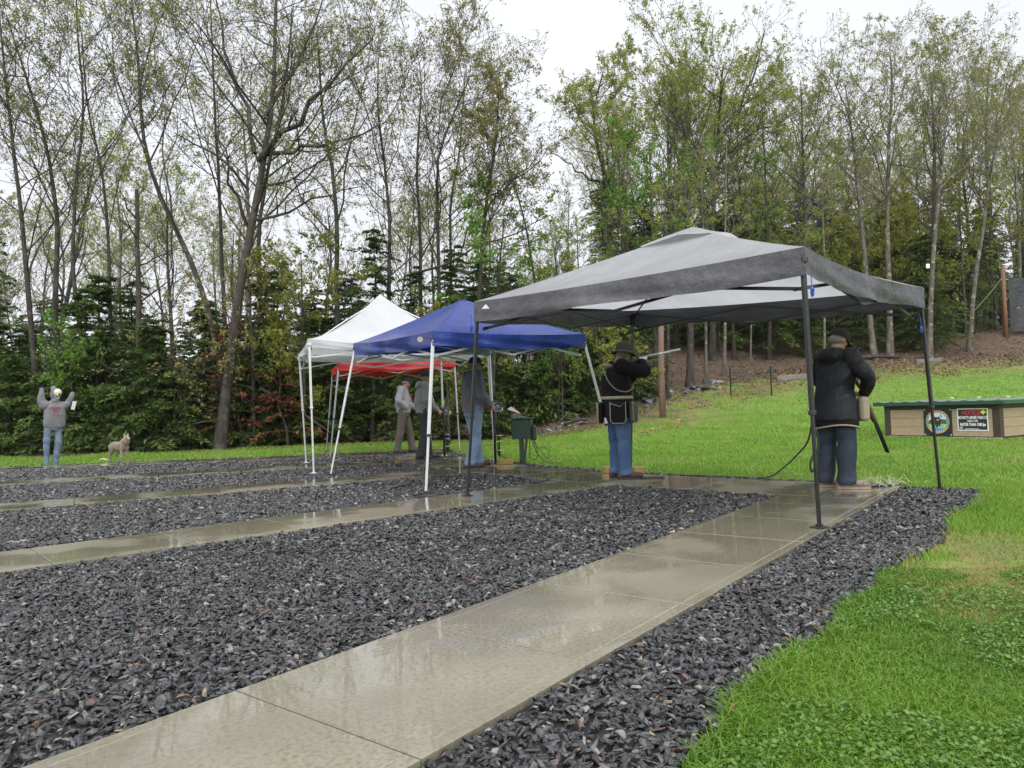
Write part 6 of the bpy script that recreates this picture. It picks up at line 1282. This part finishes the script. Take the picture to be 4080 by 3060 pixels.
# fallen logs
LOGM = BARK['oak']
for (pa, da, za, pb_, db_, zb_, r_, lab) in ((1040, 23.0, 1.9, 1320, 23.4, .35, .055, 'dead branch slanting down to the right behind the white canopy legs'), (2250, 24.3, .12, 2340, 24.0, .30, .07, 'short broken log at the wood edge left of the shooter'), (2390, 24.6, .2, 2470, 24.8, .45, .05, 'pale split log leaning at the wood edge behind the shooter'),
        (2270, 24.4, .5, 2215, 24.0, .08, .035, 'thin broken stick leaning on the bank behind the green box'), (3420, 36.5, .15, 3600, 36.8, .12, .10, 'mossy log lying under the lichen spotted trees'), (90, 22.6, .3, 330, 22.9, .25, .03, 'thin dead stick low behind the scarecrow legs'), (690, 22.5, .7, 880, 22.6, .95, .025, 'thin dead branch reaching left from the oak trunk')):
    A_ = gpt(pa, da, 1750); B_ = gpt(pb_, db_, 1750); A_[2] += za; B_[2] += zb_; M_ = (A_+B_)/2+np.array([0, 0, .06]); o = MB().tube([tuple(q) for q in resample([A_, M_, B_], 8)], [r_*(1-.05*k) for k in range(8)], 8).build('fallen_log', BARK['pale'] if 'pale' in lab else LOGM, None, True); tag(o, lab, 'log')
st = gpt(1990+70, 24.3, 1740); stump = MB().tube([(0, 0, -.1), (.02, 0, .25), (.06, .0, .55), (.05, 0, .72)], [.34, .27, .25, .22], 12).build('tree_stump', BARK['oak'], None, True); stump.location = st; tag(stump, 'rotten stump with pale broken top left of the green box', 'stump'); MB().add([(-.2, -.15, .66), (.25, -.12, .70), (.42, .1, .86), (.1, .18, .74), (-.15, .12, .68), (.2, .0, .95)], [(0, 1, 5), (1, 2, 5), (2, 3, 5), (3, 4, 5), (4, 0, 5)]).build('broken_top', mat('pale_rotten_wood', (.30, .27, .23), .8, (.2, .18, .15), 6), stump)
# orange machinery glimpsed through the hemlocks
ORM = mat('faded_orange_paint', (.62, .24, .035), .5, (.42, .15, .03), 4); mc = empty('orange_machine', gpt(575, 27.5, 1760)); tag(mc, 'orange painted machine frame glimpsed through the hemlocks right of the coyote', 'machine'); mo_ = np.array(mc.location)
def mp(px, py, d=0.): return tuple(AT(px, py, 27.5+d)-mo_)
for nm, q0, q1, w_ in (('boom_beam', (470, 1722), (560, 1695), .16), ('boom_beam', (545, 1700), (640, 1682), .13), ('upright', (630, 1680), (622, 1730), .15), ('top_plate', (528, 1702), (548, 1672), .20), ('rear_upright', (556, 1690), (552, 1760), .12)): MB().beam(mp(*q0), mp(*q1), .12, w_, bev=.02).build(nm, ORM, mc)
mc2 = empty('orange_machine', gpt(1180, 28, 1750)); tag(mc2, 'orange painted metal patch glimpsed between the white canopy legs', 'machine'); mo2 = np.array(mc2.location); MB().box(tuple(AT(1165, 1690, 28)-mo2), (.55, .3, .16), Matrix.Rotation(rzs, 3, 'Z') @ Matrix.Rotation(.2, 3, 'Y'), .03).build('panel', ORM, mc2); MB().box(tuple(AT(1215, 1680, 28)-mo2), (.3, .3, .22), Matrix.Rotation(rzs, 3, 'Z'), .03).build('hood', ORM, mc2)
for px in (1150, 1210): q = gpt(px, 28, 1750)-mo2; MB().tube([tuple(q), tuple(q+[0, 0, .45])], .05, 8).build('leg', ORM, mc2)
q = gpt(590, 27.5, 1760)-mo_
for px in (500, 630): q = gpt(px, 27.5, 1760)-mo_; MB().beam(tuple(q), mp(px, 1715), .1, .1).build('leg', ORM, mc)
# small white tag on the pale tree, white feeder box
q = AT(3697, 1060, 36.2); o = MB().box((0, 0, 0), (.18, .02, .22), Matrix.Rotation(rzs, 3, 'Z'), .005).build('tree_tag', PW); o.location = q; tag(o, 'small white tag board nailed to the pale tree', 'tag')
# forest litter: leaf cards on the banks
def litter(N, ulo, uhi, vlo, vhi, cond, size, name, label, c1, c2):
    x, y = uvpts(N, ulo, uhi, vlo, vhi); u, v = uv(x, y); k = cond(u, v, x, y) & visible(x, y, 1.08); x = x[k]; y = y[k]; C_ = np.stack([x, y, terr(x, y)+.012+.02*rs_.rand(len(x))], 1)
    V, Q = cards(rs_, C_, size, 2.2, .6); tag(link_mesh(name, np_mesh(name, V, Q, attr={'tint': np.repeat(rs_.rand(len(Q)), 4)}), leaf_mat(name+'_mat', c1, c2, .1, .5, .4)), label, 'leaf litter', kind='stuff')
litter(60000, -14, 34, 21, 46, lambda u, v, x, y: (v > edge_v(u)-.9+(fbm(x*.6, y*.6, 21)-.5)*2) & (v < edge_v(u)+6), .042, 'leaf_litter', 'wet brown fallen leaves along the wood edge and bank', (.075, .042, .026), (.20, .125, .08))
litter(34000, 9, 34, 29, 41, lambda u, v, x, y: (v > edge_v(u)-3.0+(fbm(x*.5, y*.5, 66)-.5)*4) & (v < edge_v(u)+1) & (u > 11), .05, 'leaf_drift', 'reddish brown leaf drift on the bank of the right hill', (.14, .065, .04), (.30, .20, .14))
litter(22000, 3, 22, 20, 36, lambda u, v, x, y: (v > edge_v(u)-3.6+(fbm(x*.35, y*.35, 5)-.5)*4) & (v < edge_v(u)) & (fbm(x*.8, y*.8, 9, 4) > .47), .04, 'dry_straw', 'dry orange straw patches on the slope below the woods', (.20, .13, .055), (.33, .23, .10))
# ================================================================== damp air
hz = MB().box((0, 0, 0), (190, 190, 60)).build('haze', None); cx_h, cy_h = xy(8, 55); hz.location = (cx_h, cy_h, 60/2-4.5); hz.rotation_euler = (0, 0, rzs); hz['kind'] = 'stuff'
m = bpy.data.materials.new('damp_air'); m.use_nodes = True; n = m.node_tree; n.nodes.clear(); oo = n.nodes.new('ShaderNodeOutputMaterial'); vv_ = n.nodes.new('ShaderNodeVolumePrincipled')
vv_.inputs['Color'].default_value = (.93, .95, 1, 1); vv_.inputs['Density'].default_value = 0.0002; vv_.inputs['Anisotropy'].default_value = .2; n.links.new(vv_.outputs['Volume'], oo.inputs['Volume']); hz.data.materials.append(m)
tag(hz, label='thin rainy haze filling the air over the range')
SC.cycles.volume_bounces = 0
grp_ = {}
for o in COL.objects:
    if o.parent is None and o.get('group') and o.get('label'): grp_.setdefault((o['group'], o['label']), []).append(o)
for (g_, l_), os_ in grp_.items():
    if len(os_) < 2: continue
    def pxof(o): u, v = uv(o.location[0], o.location[1]); return u/v
    for k, o in enumerate(sorted(os_, key=pxof)): o['label'] = l_+', '+ordinal(k+1)+' from the left'
